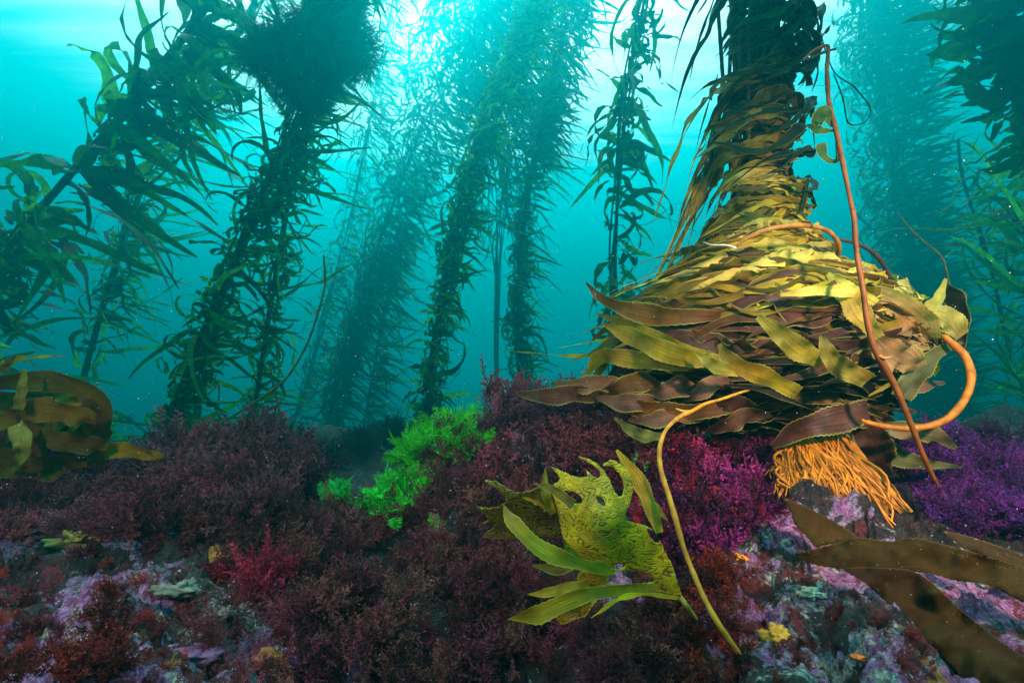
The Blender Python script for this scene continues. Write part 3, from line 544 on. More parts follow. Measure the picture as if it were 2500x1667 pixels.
stipe_thing("thin amber stipe arching down in front of the crimson algae beside the wrinkled frond",
    [(1830, 955, 1.22), (1760, 975, 1.15), (1700, 995, 1.08), (1640, 1035, 1.0), (1613, 1080, .96), (1612, 1140, .93), (1630, 1210, .90), (1655, 1290, .87), (1685, 1370, .85), (1720, 1450, .82), (1765, 1530, .80), (1812, 1610, .80)],
    [.0024, .003, .0036, .004, .0044, .0044, .004, .004, .0038, .0034], (.60, .22, .012), extra=[([(1650, 998, 1.06), (1668, 1003, 1.06), (1690, 1001, 1.07)], [.0015, .0025, .003], (.5, .22, .03))])
stipe_thing("slender green stipe sweeping up between the slim kelp and the pale far kelp",
    [(790, 620, 2.6), (792, 700, 2.6), (770, 780, 2.6), (745, 850, 2.6), (700, 920, 2.6), (640, 970, 2.6), (560, 1020, 2.6), (500, 1055, 2.5)], [.004, .006, .006, .006, .005], (.06, .10, .02))
stipe_thing("thin dark stipe dropping straight to the sea floor from the looping green one", [(655, 880, 2.7), (672, 960, 2.7), (690, 1040, 2.7), (705, 1120, 2.7), (712, 1160, 2.7)], [.004, .005, .004], (.03, .06, .03))
stipe_thing("thread-like dark loop of stipe drifting beside the hazy column", [(2000, 60, 1.9), (2015, 120, 1.9), (2040, 180, 1.9), (2090, 215, 1.9), (2125, 265, 1.9), (2110, 300, 1.9), (2070, 300, 1.9), (2060, 240, 1.9), (2035, 180, 1.9)], [.0022, .0022], (.02, .05, .04))
stipe_thing("whip-thin stipe standing over the folded blades at the loop of orange stipe", [(2190, 520, 1.4), (2230, 570, 1.4), (2290, 620, 1.4), (2308, 660, 1.4), (2318, 700, 1.4)], [.001, .0025, .003], (.04, .05, .02))
stipe_thing("short yellow-green stipe standing over the gully", [(762, 1105, 1.8), (785, 1150, 1.8), (805, 1205, 1.8)], [.0015, .002, .002], (.35, .38, .05))

# ------------------------------------------------------------------ traced sheets (fronds with real thickness and bulge)
def sheet(out, holes, depth, col, step=7, teeth=0.0, rimw=14, thick=.0016, wob=.004):
    def dens(poly, st, tz):
        q = np.array(poly, float); r = []; m = len(q); c = 0
        for i in range(m):
            a, b = q[i], q[(i + 1) % m]; k = max(1, int(np.linalg.norm(b - a) / st)); nn = np.array([b[1] - a[1], a[0] - b[0]]); nn = nn / (np.linalg.norm(nn) + 1e-9)
            for j in range(k): r.append(a + (b - a) * j / k + nn * (tz if c % 2 else -tz) * (1 if tz else 0)); c += 1
        return np.array(r)
    def smooth(poly):
        q = np.array(poly, float); m = len(q); r = []
        for i in range(m):
            p0, p1, p2, p3 = q[i-1], q[i], q[(i+1) % m], q[(i+2) % m]
            for t in (0, .33, .66): r.append(.5 * (2*p1 + (p2-p0)*t + (2*p0-5*p1+4*p2-p3)*t*t + (3*p1-p0-3*p2+p3)*t**3))
        return r
    O = dens(smooth(out), step, teeth); Hs = [dens(smooth(h), step, teeth * .6) for h in holes]
    def inside(p, poly):
        x, y = p[:, 0], p[:, 1]; c = np.zeros(len(p), bool); j = len(poly) - 1
        for i in range(len(poly)):
            xi, yi = poly[i]; xj, yj = poly[j]
            if yi != yj: c ^= ((yi > y) != (yj > y)) & (x < (xj - xi) * (y - yi) / (yj - yi) + xi)
            j = i
        return c
    gx, gy = np.meshgrid(np.arange(O[:, 0].min(), O[:, 0].max(), step * .9), np.arange(O[:, 1].min(), O[:, 1].max(), step * .9)); g = np.stack([gx.ravel(), gy.ravel()], 1)
    allb = np.vstack([O] + Hs)
    def dist(p):
        r = np.full(len(p), 1e9)
        for s in range(0, len(p), 4000): r[s:s+4000] = np.sqrt(((p[s:s+4000, None] - allb[None]) ** 2).sum(2)).min(1)
        return r
    ok = inside(g, O)
    for h in Hs: ok &= ~inside(g, h)
    g = g[ok]; g = g[dist(g) > step * .55]; pts = np.vstack([allb, g]); edges = []; s = 0
    for l_ in [O] + Hs:
        m = len(l_); edges += [(s + i, s + (i + 1) % m) for i in range(m)]; s += m
    r = geometry.delaunay_2d_cdt([Vector(p) for p in pts], edges, [], 0, 1e-4); v2 = np.array([tuple(v) for v in r[0]]); tri = np.array([f for f in r[2] if len(f) == 3]); cen = v2[tri].mean(1)
    ok = inside(cen, O)
    for h in Hs: ok &= ~inside(cen, h)
    tri = tri[ok]; dd = dist(v2); d = depth(v2[:, 0], v2[:, 1]) + wob * fbm(np.stack([v2[:, 0], v2[:, 1], 0 * v2[:, 0]], 1) / 60, 2, 5)
    V = Pv(v2[:, 0], v2[:, 1], d); back = Pv(v2[:, 0], v2[:, 1], d + thick); n = len(V)
    UV = np.stack([np.clip(dd / rimw, 0, 1) * .5, v2[:, 1] / 400], 1); F = np.vstack([tri, tri[:, ::-1] + n])
    # rim faces between front and back
    ed = {}
    for a, b_, c_ in tri:
        for x, y in ((a, b_), (b_, c_), (c_, a)):
            if (y, x) in ed: del ed[(y, x)]
            else: ed[(x, y)] = 1
    R_ = np.array([[(x, x + n, y + n), (x, y + n, y)] for x, y in ed]).reshape(-1, 3)
    V = np.vstack([V, back]); UV = np.vstack([UV, UV]); C = np.tile([col], (2 * n, 1))
    return V, np.vstack([F, R_]), UV, C
FR = thing("wrinkled_frond", "young olive-yellow kelp frond, broad wrinkled blade splitting into curved fingers, low between red algae", "kelp", P(1668, 1466, .84))
yel = (.66, .35, .004); olv = (.40, .205, .004); dol = (.19, .115, .010)
body = [(1668, 1466), (1655, 1425), (1641, 1378), (1626, 1353), (1612, 1321), (1584, 1286), (1534, 1271), (1528, 1250), (1539, 1225), (1546, 1178), (1530, 1146), (1510, 1130), (1491, 1122), (1471, 1136), (1485, 1137), (1498, 1141), (1517, 1164), (1523, 1189), (1516, 1212), (1501, 1200), (1488, 1171), (1466, 1139), (1437, 1120), (1412, 1115), (1437, 1129), (1465, 1150), (1462, 1166), (1447, 1162), (1430, 1145), (1434, 1163), (1405, 1163), (1373, 1150), (1346, 1139), (1362, 1158), (1366, 1172), (1350, 1185), (1352, 1210), (1360, 1240), (1368, 1280), (1376, 1321), (1383, 1353), (1401, 1374), (1440, 1383), (1482, 1395), (1526, 1393), (1573, 1395), (1596, 1411), (1587, 1421), (1526, 1425), (1470, 1428), (1440, 1450), (1500, 1447), (1560, 1450), (1612, 1446), (1640, 1455), (1652, 1464)]
h1 = [(1373, 1198), (1401, 1200), (1419, 1213), (1420, 1228), (1395, 1225), (1380, 1212)]; h2 = [(1455, 1211), (1473, 1218), (1478, 1234), (1462, 1228)]; h3 = [(1580, 1290), (1600, 1300), (1610, 1322), (1598, 1322), (1584, 1305)]
h4 = [(1492, 1385), (1510, 1376), (1526, 1378), (1520, 1385), (1505, 1388)]; h5 = [(1440, 1376), (1456, 1370), (1460, 1380), (1447, 1384)]
bd = lambda x, y: .86 - .06 * np.exp(-(((x - 1475) / 95) ** 2 + ((y - 1300) / 130) ** 2)) + .00022 * (1250 - np.minimum(y, 1250)) - .0001 * (x - 1450)
mk("blade", sheet(body, [h1, h2, h3, h4, h5], bd, yel, teeth=.9), M_wr, FR)
backp = [(1182, 1173), (1212, 1175), (1241, 1193), (1266, 1202), (1305, 1193), (1337, 1178), (1359, 1214), (1366, 1261), (1373, 1307), (1298, 1307), (1259, 1314), (1180, 1311), (1209, 1282), (1190, 1275), (1166, 1286), (1191, 1268), (1180, 1250), (1164, 1237), (1201, 1239), (1234, 1225), (1230, 1207), (1205, 1186)]
mk("blade", sheet(backp, [], lambda x, y: .93 + .0002 * (1300 - x) + .02 * np.sin(y / 40), dol, teeth=1.2), M_wr, FR)
for pts, hw, c, tl in (
    ([(1500, 1392, .82), (1440, 1382, .79), (1370, 1363, .77), (1300, 1325, .77), (1250, 1270, .79), (1229, 1232, .82)], [10, 14, 18, 20, 16, 1], olv, .35),
    ([(1600, 1437, .83), (1530, 1440, .81), (1437, 1450, .79), (1380, 1470, .79), (1310, 1500, .80), (1241, 1511, .83)], [12, 14, 14, 20, 20, 1], olv, -.2), ([(1655, 1462, .84), (1590, 1451, .82), (1530, 1456, .80), (1490, 1475, .79), (1443, 1508, .80)], [5, 7, 8, 8, 1], yel, .9),
    ([(1470, 1390, .85), (1440, 1430, .86), (1400, 1478, .87), (1362, 1516, .88)], [24, 34, 32, 8], olv, .1), ([(1440, 1428, .85), (1380, 1436, .84), (1330, 1448, .84), (1288, 1450, .85)], [14, 12, 10, 1], olv, .3),
    ([(1350, 1255, .88), (1332, 1205, .88), (1331, 1142, .90)], [10, 11, 2], olv, .5), ([(1610, 1300, .90), (1585, 1230, .92), (1555, 1165, .95), (1505, 1098, .97)], [10, 16, 18, 3], olv, .2),
    ([(1275, 1213, .90), (1310, 1225, .88), (1345, 1250, .88)], [2, 8, 3], olv, .8), ([(1630, 1270, .95), (1590, 1230, .97), (1560, 1225, .97)], [2, 12, 6], dol, .3), ([(1305, 1180, .87), (1350, 1195, .85), (1400, 1232, .83)], [2, 10, 12], dol, .2), ([(1430, 1330, .92), (1370, 1385, .9), (1300, 1380, .92)], [22, 16, 2], dol, .1)):
    mk("blade", pxribbon(pts, hw, c, tilt=tl, cup=.25), M_wr if hw[1] > 30 else M_fr, FR)
mk("stem", tube1(pxline([(1660, 1455, .84), (1680, 1480, .84), (1700, 1510, .87)]), [.004, .004, .003], (.35, .22, .03)), M_tube, FR)

# broad dark brown blades over the rock
BB = thing("broad_brown_kelp", "flat dark brown kelp with broad strap blades lying across the purple-crusted rock", "kelp", P(2560, 1500, .75))
def pl(d0, x0, y0, gx, gy): return lambda x, y: d0 + gx * (x - x0) / 1000 + gy * (y - y0) / 1000
mk("blade", sheet([(1914, 1216), (1956, 1232), (2017, 1261), (2094, 1311), (2071, 1323), (2017, 1330), (1992, 1336), (1971, 1311), (1939, 1278), (1931, 1250)], [], pl(.98, 2000, 1280, -.1, -.35), (.05, .022, .003), teeth=1), M_br, BB)
mk("blade", sheet([(1939, 1350), (1981, 1341), (2053, 1323), (2094, 1311), (2178, 1321), (2231, 1312), (2330, 1335), (2500, 1385), (2640, 1440), (2640, 1540), (2500, 1470), (2464, 1453), (2410, 1425), (2339, 1418), (2260, 1398), (2160, 1393), (2053, 1388), (1999, 1380), (1956, 1366)], [], pl(.86, 2100, 1350, -.12, -.35), (.045, .019, .003), teeth=1, wob=.012), M_br, BB)
mk("blade", sheet([(2060, 1388), (2150, 1385), (2246, 1400), (2339, 1482), (2428, 1553), (2560, 1650), (2620, 1760), (2420, 1760), (2339, 1640), (2231, 1540), (2160, 1466), (2106, 1418)], [], pl(.80, 2200, 1450, -.12, -.40), (.042, .017, .003), teeth=1, wob=.014), M_br, BB)
mk("blade", sheet([(2303, 1296), (2374, 1311), (2500, 1353), (2640, 1400), (2640, 1450), (2500, 1395), (2464, 1380), (2374, 1346), (2330, 1320)], [], pl(.90, 2400, 1330, -.12, -.35), (.055, .034, .014), teeth=1), M_br, BB)

# broad amber fronds at the reef edge
LF = thing("amber_kelp", "low amber-brown kelp with broad arched blades piled at the reef edge under the leaning kelp", "kelp", P(110, 1130, 1.5))
AM = (.26, .16, .006); AMD = (.10, .055, .005)
for pts, hw, c, tl in (
    ([(-60, 945, 1.50), (40, 930, 1.46), (130, 932, 1.42), (215, 955, 1.42), (250, 1005, 1.45), (250, 1060, 1.5), (236, 1110, 1.55)], [16, 22, 26, 26, 22, 24, 20], AMD, .3), ([(-60, 925, 1.55), (60, 920, 1.52), (150, 918, 1.5)], [6, 8, 4], AM, .3),
    ([(60, 900, 1.36), (54, 950, 1.34), (46, 1000, 1.34)], [4, 11, 13], (.18, .15, .02), .1), ([(38, 1035, 1.33), (56, 1080, 1.31), (48, 1120, 1.33), (28, 1150, 1.4)], [16, 20, 12, 5], (.26, .22, .04), .1),
    ([(-60, 1040, 1.42), (20, 1020, 1.39), (90, 1000, 1.37), (150, 1005, 1.36), (200, 1018, 1.37), (235, 1035, 1.4)], [22, 24, 26, 28, 22, 2], (.19, .10, .008), .1), ([(185, 1120, 1.5), (260, 1098, 1.48), (330, 1102, 1.48), (390, 1112, 1.5), (412, 1106, 1.5)], [14, 20, 18, 10, 2], AM, .2),
    ([(80, 970, 1.42), (78, 1040, 1.40), (84, 1140, 1.42)], [22, 28, 28], AMD, .1), ([(160, 960, 1.5), (168, 1010, 1.5), (160, 1080, 1.5)], [26, 24, 30], AM, .2), ([(200, 960, 1.55), (215, 1030, 1.53), (205, 1130, 1.55)], [34, 44, 40], AMD, .1),
    ([(110, 1060, 1.38), (160, 1080, 1.38), (240, 1085, 1.42), (265, 1075, 1.45)], [10, 24, 18, 3], AMD, .1), ([(-60, 1100, 1.45), (30, 1130, 1.42), (120, 1140, 1.42), (210, 1120, 1.46)], [30, 34, 30, 14], AMD, .1), ([(130, 940, 1.6), (120, 1050, 1.6), (130, 1150, 1.6)], [60, 70, 70], AMD, 0), ([(40, 960, 1.62), (20, 1050, 1.62), (40, 1150, 1.62)], [50, 60, 70], AMD, 0),
    ([(0, 890, 1.52), (60, 872, 1.52), (160, 868, 1.54)], [8, 6, 2], (.45, .38, .03), .4), ([(0, 905, 1.5), (25, 880, 1.5), (45, 862, 1.5)], [14, 7, 1], AM, .4)):
    mk("blade", pxribbon(pts, hw, c, tilt=tl, cup=.3, teeth=.05, ruffle=.45, tw=.5), M_br, LF)

# ------------------------------------------------------------------ branching algae
def seg_ribbons(A, B, w, c):
    """one tapered quad per branchlet A->B"""
    d = B - A; S = nrm(np.cross(d, rng.normal(0, 1, A.shape))); Mx = A + d * .55
    V = np.stack([A - S * w * .5, A + S * w * .5, Mx + S * w, Mx - S * w, B + S * w * .35, B - S * w * .35], 1).reshape(-1, 3); n = len(A); i = np.arange(n)[:, None] * 6
    F = np.vstack([i + np.array([0, 1, 2, 3]), i + np.array([3, 2, 4, 5])]); return V, F, np.full((len(V), 2), .5), np.repeat(c, 6, 0)
def tuft(ns=16, np_=12, nq=5, w=.012, spread=1.0, plume=.34, droop=.0, fan=False, seed=0):
    """branching tuft of unit height: stems > side branches > branchlets; colour channel holds brightness"""
    g = np.random.default_rng(seed); K = 7; a = g.uniform(0, 6.28, ns); el = np.radians(g.uniform(20, 88, ns)) if spread >= 1 else np.radians(g.uniform(55, 90, ns))
    d = np.stack([np.cos(a) * np.cos(el), np.sin(a) * np.cos(el), np.sin(el)], 1); Ls = g.uniform(.6, 1.0, (ns, 1)); p = g.normal(0, .05, (ns, 3)) * [1, 1, 0]; St = np.zeros((ns, K, 3))
    for k in range(K):
        St[:, k] = p; d = nrm(d + g.normal(0, .16, (ns, 3)) + np.array([0, 0, .08 - droop])); p = p + d * Ls / (K - 1)
    t = np.linspace(.22, 1.0, np_); f = t * (K - 1); i0 = np.clip(f.astype(int), 0, K - 2); fr = (f - i0)[None, :, None]
    B0 = St[:, i0] * (1 - fr) + St[:, i0 + 1] * fr; T = nrm(St[:, i0 + 1] - St[:, i0]); pn = nrm(np.cross(T, g.normal(0, 1, (ns, 1, 3)))) ; sg = np.where(np.arange(np_) % 2, 1, -1)[None, :, None]
    jit = g.normal(0, .35 if not fan else .05, B0.shape); ang = .75; D = nrm(T * ang + pn * sg * .9 + jit); Lp = plume * (1.05 - t * .75)[None, :, None] * g.uniform(.7, 1.2, (ns, np_, 1)); B1 = B0 + D * Lp
    A0 = B0.reshape(-1, 3); A1 = B1.reshape(-1, 3); Vs = [seg_ribbons(St[:, k], St[:, k + 1], w * 1.1, np.full((ns, 3), .7)) for k in range(K - 1)]
    Vs.append(seg_ribbons(A0, A1, w, np.full((len(A0), 3), .95)))
    for q in range(nq):
        s = (q + .8) / (nq + .6); m = A0 + (A1 - A0) * s; dd = nrm(nrm(A1 - A0) * .8 + nrm(np.cross(A1 - A0, np.repeat(g.normal(0, 1, (ns, 3)), np_, 0) if fan else g.normal(0, 1, A0.shape))) * (1 if q % 2 else -1))
        Lq = np.linalg.norm(A1 - A0, axis=1, keepdims=True) * .45 * (1.2 - s); Vs.append(seg_ribbons(m, m + dd * Lq, w * .8, np.full((len(m), 3), 1.25)))
    V, F, U, C = join(Vs); return V, F, U, C
PR_F = [tuft(18, 13, 6, .010, seed=s) for s in (1, 2, 3, 4)]                        # fine bushy
PR_P = [tuft(12, 16, 7, .011, plume=.30, fan=True, seed=s) for s in (11, 12, 13)]   # plumes
PR_C = [tuft(13, 9, 4, .022, plume=.34, seed=s) for s in (21, 22, 23)]              # coarse, flat branches
PR_S = [tuft(26, 10, 3, .007, plume=.22, seed=s) for s in (31, 32)]                 # wiry
def feather(n=9, seed=0, pins=22):
    g = np.random.default_rng(seed); parts = []
    for i in range(n):
        a = g.uniform(0, 6.28); el = math.radians(g.uniform(25, 80)); d = np.array([math.cos(a) * math.cos(el), math.sin(a) * math.cos(el), math.sin(el)]); p = g.normal(0, .08, 3) * [1, 1, 0]; Lf = g.uniform(.5, .95); K = pins; pts = []
        bend = g.normal(0, .05, 3)
        for k in range(K): pts.append(p); d = nrm(d + bend); p = p + d * Lf / K
        pts = np.array(pts); T = nrm(np.gradient(pts, axis=0)); pn = nrm(np.cross(T, g.normal(0, 1, 3)[None])); s = np.linspace(0, 1, K)[:, None]; Lp = .20 * np.sin(np.pi * np.clip(s * .9 + .12, 0, 1)) ** .6 * Lf
        parts.append(seg_ribbons(pts[:-1], pts[1:], .010, np.full((K - 1, 3), .8)))
        for sg in (-1, 1): parts.append(seg_ribbons(pts, pts + nrm(pn * sg + T * .65 + g.normal(0, .06, pts.shape)) * Lp, .009, np.full((K, 3), 1.1)))
    return join(parts)
PR_G = [feather(11, s) for s in (1, 2, 3)]
def inst(protos, P0, up, size, cols):
    out = []; n = len(P0); pick = rng.integers(0, len(protos), n)
    for i in range(n):
        V, F, U, C = protos[pick[i]]; z = nrm(up[i]); x = nrm(np.cross(rng.normal(0, 1, 3), z)); y = np.cross(z, x); M = np.stack([x, y, z]) * size[i]
        out.append((V @ M + P0[i], F, U, C * cols[i] * 1.0))
    return join(out)
PLUM = (.17, .028, .045); DUSK = (.13, .026, .030); GREY = (.16, .045, .068); CRIM = (.32, .014, .03); MAGE = (.36, .020, .20); VIOL = (.14, .015, .18); REDB = (.22, .022, .012); RUST = (.17, .050, .04); GRN = (.034, .33, .010); DGRN = (.04, .24, .03)
GP = [(835, 1195), (1000, 1190), (1060, 1050), (1110, 985), (1190, 1000), (1195, 1070), (1110, 1170), (1030, 1270), (880, 1310)]
def ing(x, y):
    c = False; j = len(GP) - 1
    for i in range(len(GP)):
        xi, yi = GP[i]; xj, yj = GP[j]
        if (yi > y) != (yj > y) and x < (xj - xi) * (y - yi) / (yj - yi) + xi: c = not c
        j = i
    return c
def region(n, poly, size, cs, protos, upv=(0, -.55, .8), jit=.45):
    poly = np.array(poly, float); lo, hi = poly.min(0), poly.max(0); pts = []
    while len(pts) < n:
        p = rng.uniform(lo, hi); x, y = p; c = False; j = len(poly) - 1
        for i in range(len(poly)):
            xi, yi = poly[i]; xj, yj = poly[j]
            if (yi > y) != (yj > y) and x < (xj - xi) * (y - yi) / (yj - yi) + xi: c = not c
            j = i
        if c and (not ing(x, y) or rng.random() < .25) and vnoise(np.array([x / 85, y / 60, 1.5]), 9) > rng.uniform(-.75, .35): pts.append(p)
    P0 = []; sz = []
    for p in pts:
        g, d = G(*p)
        if d > 4: continue
        P0.append(g); sz.append(rng.uniform(*size) * d / FPX)
    m = len(P0); cs = np.array(cs); cc = cs[rng.integers(0, len(cs), m)] * rng.uniform(.30, 1.7, (m, 1)); upn = nrm(np.array(upv)[None] + rng.normal(0, jit, (m, 3)))
    return inst(protos, np.array(P0) - upn * .008, upn, sz, cc)
turf = []
turf.append(region(230, [(-60, 1115), (300, 1115), (640, 1090), (780, 1190), (860, 1310), (500, 1310), (200, 1310), (-60, 1330)], (45, 150), [PLUM, DUSK, GREY, (.07, .02, .03)], PR_F + PR_P))
turf.append(region(240, [(480, 1260), (900, 1260), (1180, 1180), (1380, 1300), (1350, 1500), (1650, 1500), (1700, 1700), (450, 1700), (520, 1500), (500, 1400)], (50, 150), [DUSK, (.06, .015, .015), PLUM, RUST], PR_F + PR_S + PR_P))
turf.append(region(170, [(960, 1180), (1080, 1060), (1220, 990), (1400, 965), (1540, 985), (1640, 1080), (1560, 1180), (1300, 1230), (1050, 1250)], (45, 150), [GREY, PLUM, DUSK, (.06, .02, .03)], PR_F + PR_S + PR_P))
turf.append(region(110, [(1540, 1090), (1880, 1100), (1925, 1200), (1930, 1260), (1800, 1330), (1700, 1380), (1600, 1400), (1560, 1250)], (60, 120), [(.24, .016, .12), (.12, .012, .08), (.18, .014, .05), (.07, .01, .04), CRIM], PR_P + PR_C, jit=.35))
turf.append(region(70, [(1560, 1330), (1700, 1330), (1800, 1420), (1840, 1600), (1800, 1720), (1500, 1720), (1580, 1500)], (50, 90), [REDB, REDB, (.10, .02, .015), RUST], PR_F + PR_C))
turf.append(region(130, [(2190, 1120), (2300, 1080), (2600, 1060), (2650, 1330), (2420, 1330), (2300, 1290)], (60, 110), [VIOL, (.05, .012, .09), (.10, .012, .10)], PR_F + PR_P))
turf.append(region(120, [(-60, 1290), (480, 1290), (520, 1500), (480, 1700), (-60, 1700)], (20, 62), [REDB, PLUM, (.14, .012, .02)], PR_F + PR_C))
turf.append(region(70, [(1760, 1330), (2000, 1390), (2250, 1560), (2500, 1720), (1800, 1720)], (18, 42), [REDB, (.12, .014, .03), DUSK], PR_C + PR_F))
turf.append(region(14, [(20, 1560), (300, 1500), (300, 1680), (20, 1700)], (60, 110), [(.10, .012, .010)], PR_C))
g = join(turf); o = mk("red_algae_turf", g, M_alg, smooth=False); tag(o, "dusky red and plum algae turf covering the reef", kind="stuff")
NB_ = [0]
def bush(label, px, py, size, col, protos, up=(0, -.4, .85), n=3, name="red_alga", cat="seaweed", d=None, sink=.01, group=None):
    g, dd = G(px, py)
    if d is not None: g = P(px, py, d); dd = d
    s = size * dd / FPX; P0 = g[None] + rng.normal(0, .16 * s, (n, 3)) * [1, 1, .1]; upn = nrm(np.array(up)[None] + rng.normal(0, .22, (n, 3)))
    o = mk(name, inst(protos, P0 - upn * sink, upn, np.full(n, s) * rng.uniform(.8, 1.1, n), np.array([col]) * 1.35 * rng.uniform(.55, 1.2, (n, 1))), M_alg, smooth=False, loc=g); tag(o, label, cat, group); NB_[0] += 1; return o
bush("high rounded maroon bush, tallest on the near ridge beside the slim kelp", 610, 1150, 170, (.11, .034, .045), PR_P + PR_F, up=(0, -.1, 1), n=6)
bush("wide maroon bush in the middle of the near slope", 480, 1220, 170, (.12, .034, .045), PR_P, up=(0, -.3, 1), n=6)
bush("dull purple leafy bush at the frame edge under the amber kelp", 40, 1190, 140, (.10, .026, .05), PR_C, up=(.1, -.2, 1), n=5)
bush("big crimson feathery bush, brightest red one beside the pale crusted rock", 640, 1450, 150, (.25, .012, .035), PR_P + PR_C, n=5)
bush("crimson bush just uphill of the brightest red one", 740, 1400, 120, (.20, .012, .03), PR_P, n=4)
bush("small crimson sprays spilling onto the beige sponge crust", 560, 1400, 80, (.22, .012, .02), PR_C, n=3)
bush("tall spiky grey-purple bush on the crest, against the open water beside the straight kelp", 1345, 1040, 120, (.060, .030, .055), PR_S + PR_F, up=(-.1, 0, 1), n=4)
bush("tallest dark purple bush on the crest, touching the hanging brown blades", 1405, 1010, 110, (.055, .026, .055), PR_S + PR_F, up=(.1, 0, 1), n=5)
bush("rounded mauve bush on the crest, partly under the big kelp's skirt", 1495, 1040, 105, (.10, .030, .065), PR_F, up=(.1, 0, 1), n=4)
bush("brownish-plum bush on the crest behind the green alga", 1195, 1090, 100, (.085, .034, .045), PR_F, up=(0, 0, 1), n=4)
bush("pale plume-like mauve bush in the middle of the mound", 1290, 1150, 110, (.16, .065, .085), PR_P, n=4)
bush("rosy tuft low on the mound just above the wrinkled frond's back blade", 1180, 1180, 70, (.15, .05, .06), PR_P, n=3)
bush("dusky bush crowning the near ridge under the bundled kelp", 600, 1130, 110, (.085, .032, .048), PR_F, up=(0, 0, 1), n=4)
bush("dark wiry plume curling on the ridge top at the bundled kelp's foot", 520, 1090, 75, (.08, .02, .05), PR_P, up=(.4, 0, .8), n=3)
bush("low plum bush beside the gully, end of the near ridge", 720, 1180, 90, (.075, .028, .045), PR_F, n=4)
bush("brown wiry bush over the gully edge", 800, 1290, 110, (.10, .034, .026), PR_S, n=4)
bush("pinkish-mauve leafy plume on the ridge below the amber kelp", 130, 1215, 100, (.13, .035, .06), PR_P, n=3)
bush("mauve pinnate sprig lying toward the small yellow blades", 240, 1200, 80, (.16, .05, .07), PR_P, up=(.6, -.2, .6), n=2)
bush("warm brown-red bush in the hollow below the green alga", 1080, 1400, 120, (.15, .045, .035), PR_F + PR_P, n=4)
bush("pale rust-coloured tuft in the centre of the dark slope", 1010, 1470, 110, (.17, .058, .042), PR_S + PR_F, n=3)
bush("deep red tuft at the lower middle of the dark slope", 1210, 1560, 100, (.13, .02, .018), PR_C, n=3)
bush("brightest magenta fan spreading from under the skirt beside the amber stipe", 1720, 1170, 130, (.34, .03, .15), PR_P, up=(-.5, -.4, .6), n=5)
bush("purple-magenta bush against the orange holdfast", 1830, 1190, 110, (.30, .02, .24), PR_P + PR_F, up=(-.1, -.4, .8), n=4)
bush("rose-pink fan behind the wrinkled frond's shoulder", 1600, 1260, 75, (.42, .035, .10), PR_P, up=(-.2, -.4, .8), n=3)
bush("small magenta star-shaped tuft growing on the orange holdfast", 2045, 1190, 34, (.22, .01, .09), PR_P, d=1.23, n=3)
bush("tiny wine-red tuft low on the orange holdfast", 2110, 1240, 30, (.24, .01, .05), PR_P, d=1.18, n=3)
bush("scarlet sprays below the wrinkled frond's stem", 1700, 1480, 80, (.30, .03, .012), PR_C, n=3)
bush("violet bush in the blue shadow behind the long stipe", 2430, 1160, 110, (.14, .014, .15), PR_F, n=4)
bush("scarlet soft tuft in the bottom corner of the crusted rock", 190, 1640, 100, (.13, .014, .010), PR_C, n=4)
bush("glowing bright green feathery alga on the mound crest, tallest of the green ones", 1125, 1070, 150, GRN, PR_G, name="green_alga", up=(-.3, -.2, .9), n=9)
bush("bright green feathery alga hanging down the gully side of the mound", 1065, 1130, 150, GRN, PR_G, name="green_alga", up=(-.5, -.4, .6), n=9)
bush("trailing bright green fronds low in the gully", 970, 1235, 120, (.03, .50, .03), PR_G, name="green_alga", up=(-.6, -.3, .6), n=9)
bush("dimmer green tuft in the gully, roundest of the green ones", 825, 1215, 95, (.02, .36, .05), PR_G, name="green_alga", up=(0, 0, 1), n=4)
bush("green tuft between the round gully tuft and the trailing fronds", 895, 1255, 100, (.02, .42, .04), PR_G, name="green_alga", up=(0, -.1, 1), n=4)
bush("lone green fern-like sprig upright behind the wrinkled frond's tip", 1525, 1140, 78, DGRN, [feather(1, 5, 18)], name="green_alga", up=(-.05, -.1, 1), n=2, d=1.12)
bush("tiny green sprig next to the fern-like one", 1570, 1140, 44, DGRN, [feather(2, 6, 12)], name="green_alga", up=(.1, -.1, 1), n=1, d=1.14)
bush("green feathery fan half hidden between plum tufts under the mound", 1075, 1290, 70, (.03, .45, .02), PR_G, name="green_alga", up=(-.1, -.4, .6), n=3)
bush("broad bright green mass of fronds on the slope between crest and gully", 1020, 1195, 130, GRN, PR_G, name="green_alga", up=(-.3, -.5, .7), n=10)
bush("leafy green mass spilling over the crest toward the brownish-plum bush", 1160, 1110, 120, GRN, PR_G, name="green_alga", up=(-.2, -.3, .8), n=9)
bush("small green fronds peeking out above the back blade of the wrinkled frond", 1220, 1210, 55, (.04, .5, .02), PR_G, name="green_alga", n=2)
bush("bright green tip on the crest beside the straight kelp", 1200, 1020, 55, (.03, .48, .02), PR_G, name="green_alga", up=(0, 0, 1), n=3)
for lab, x, y, d_, s_ in (("dark bushy seaweed mound on the far sea floor beside the knobbly kelp", 960, 1085, None, 90), ("bluish bushy weed on the far sea floor behind the gully", 800, 1140, None, 90), ("hazy weed tangle at the foot of the pale far kelp", 700, 1110, None, 80), ("faint dark weed mound between the two hazy kelp feet", 890, 1105, None, 80)):
    bush(lab, x, y, s_, (.02, .035, .03), PR_S + PR_F, up=(0, 0, 1), n=7, d=d_, name="far_seaweed")
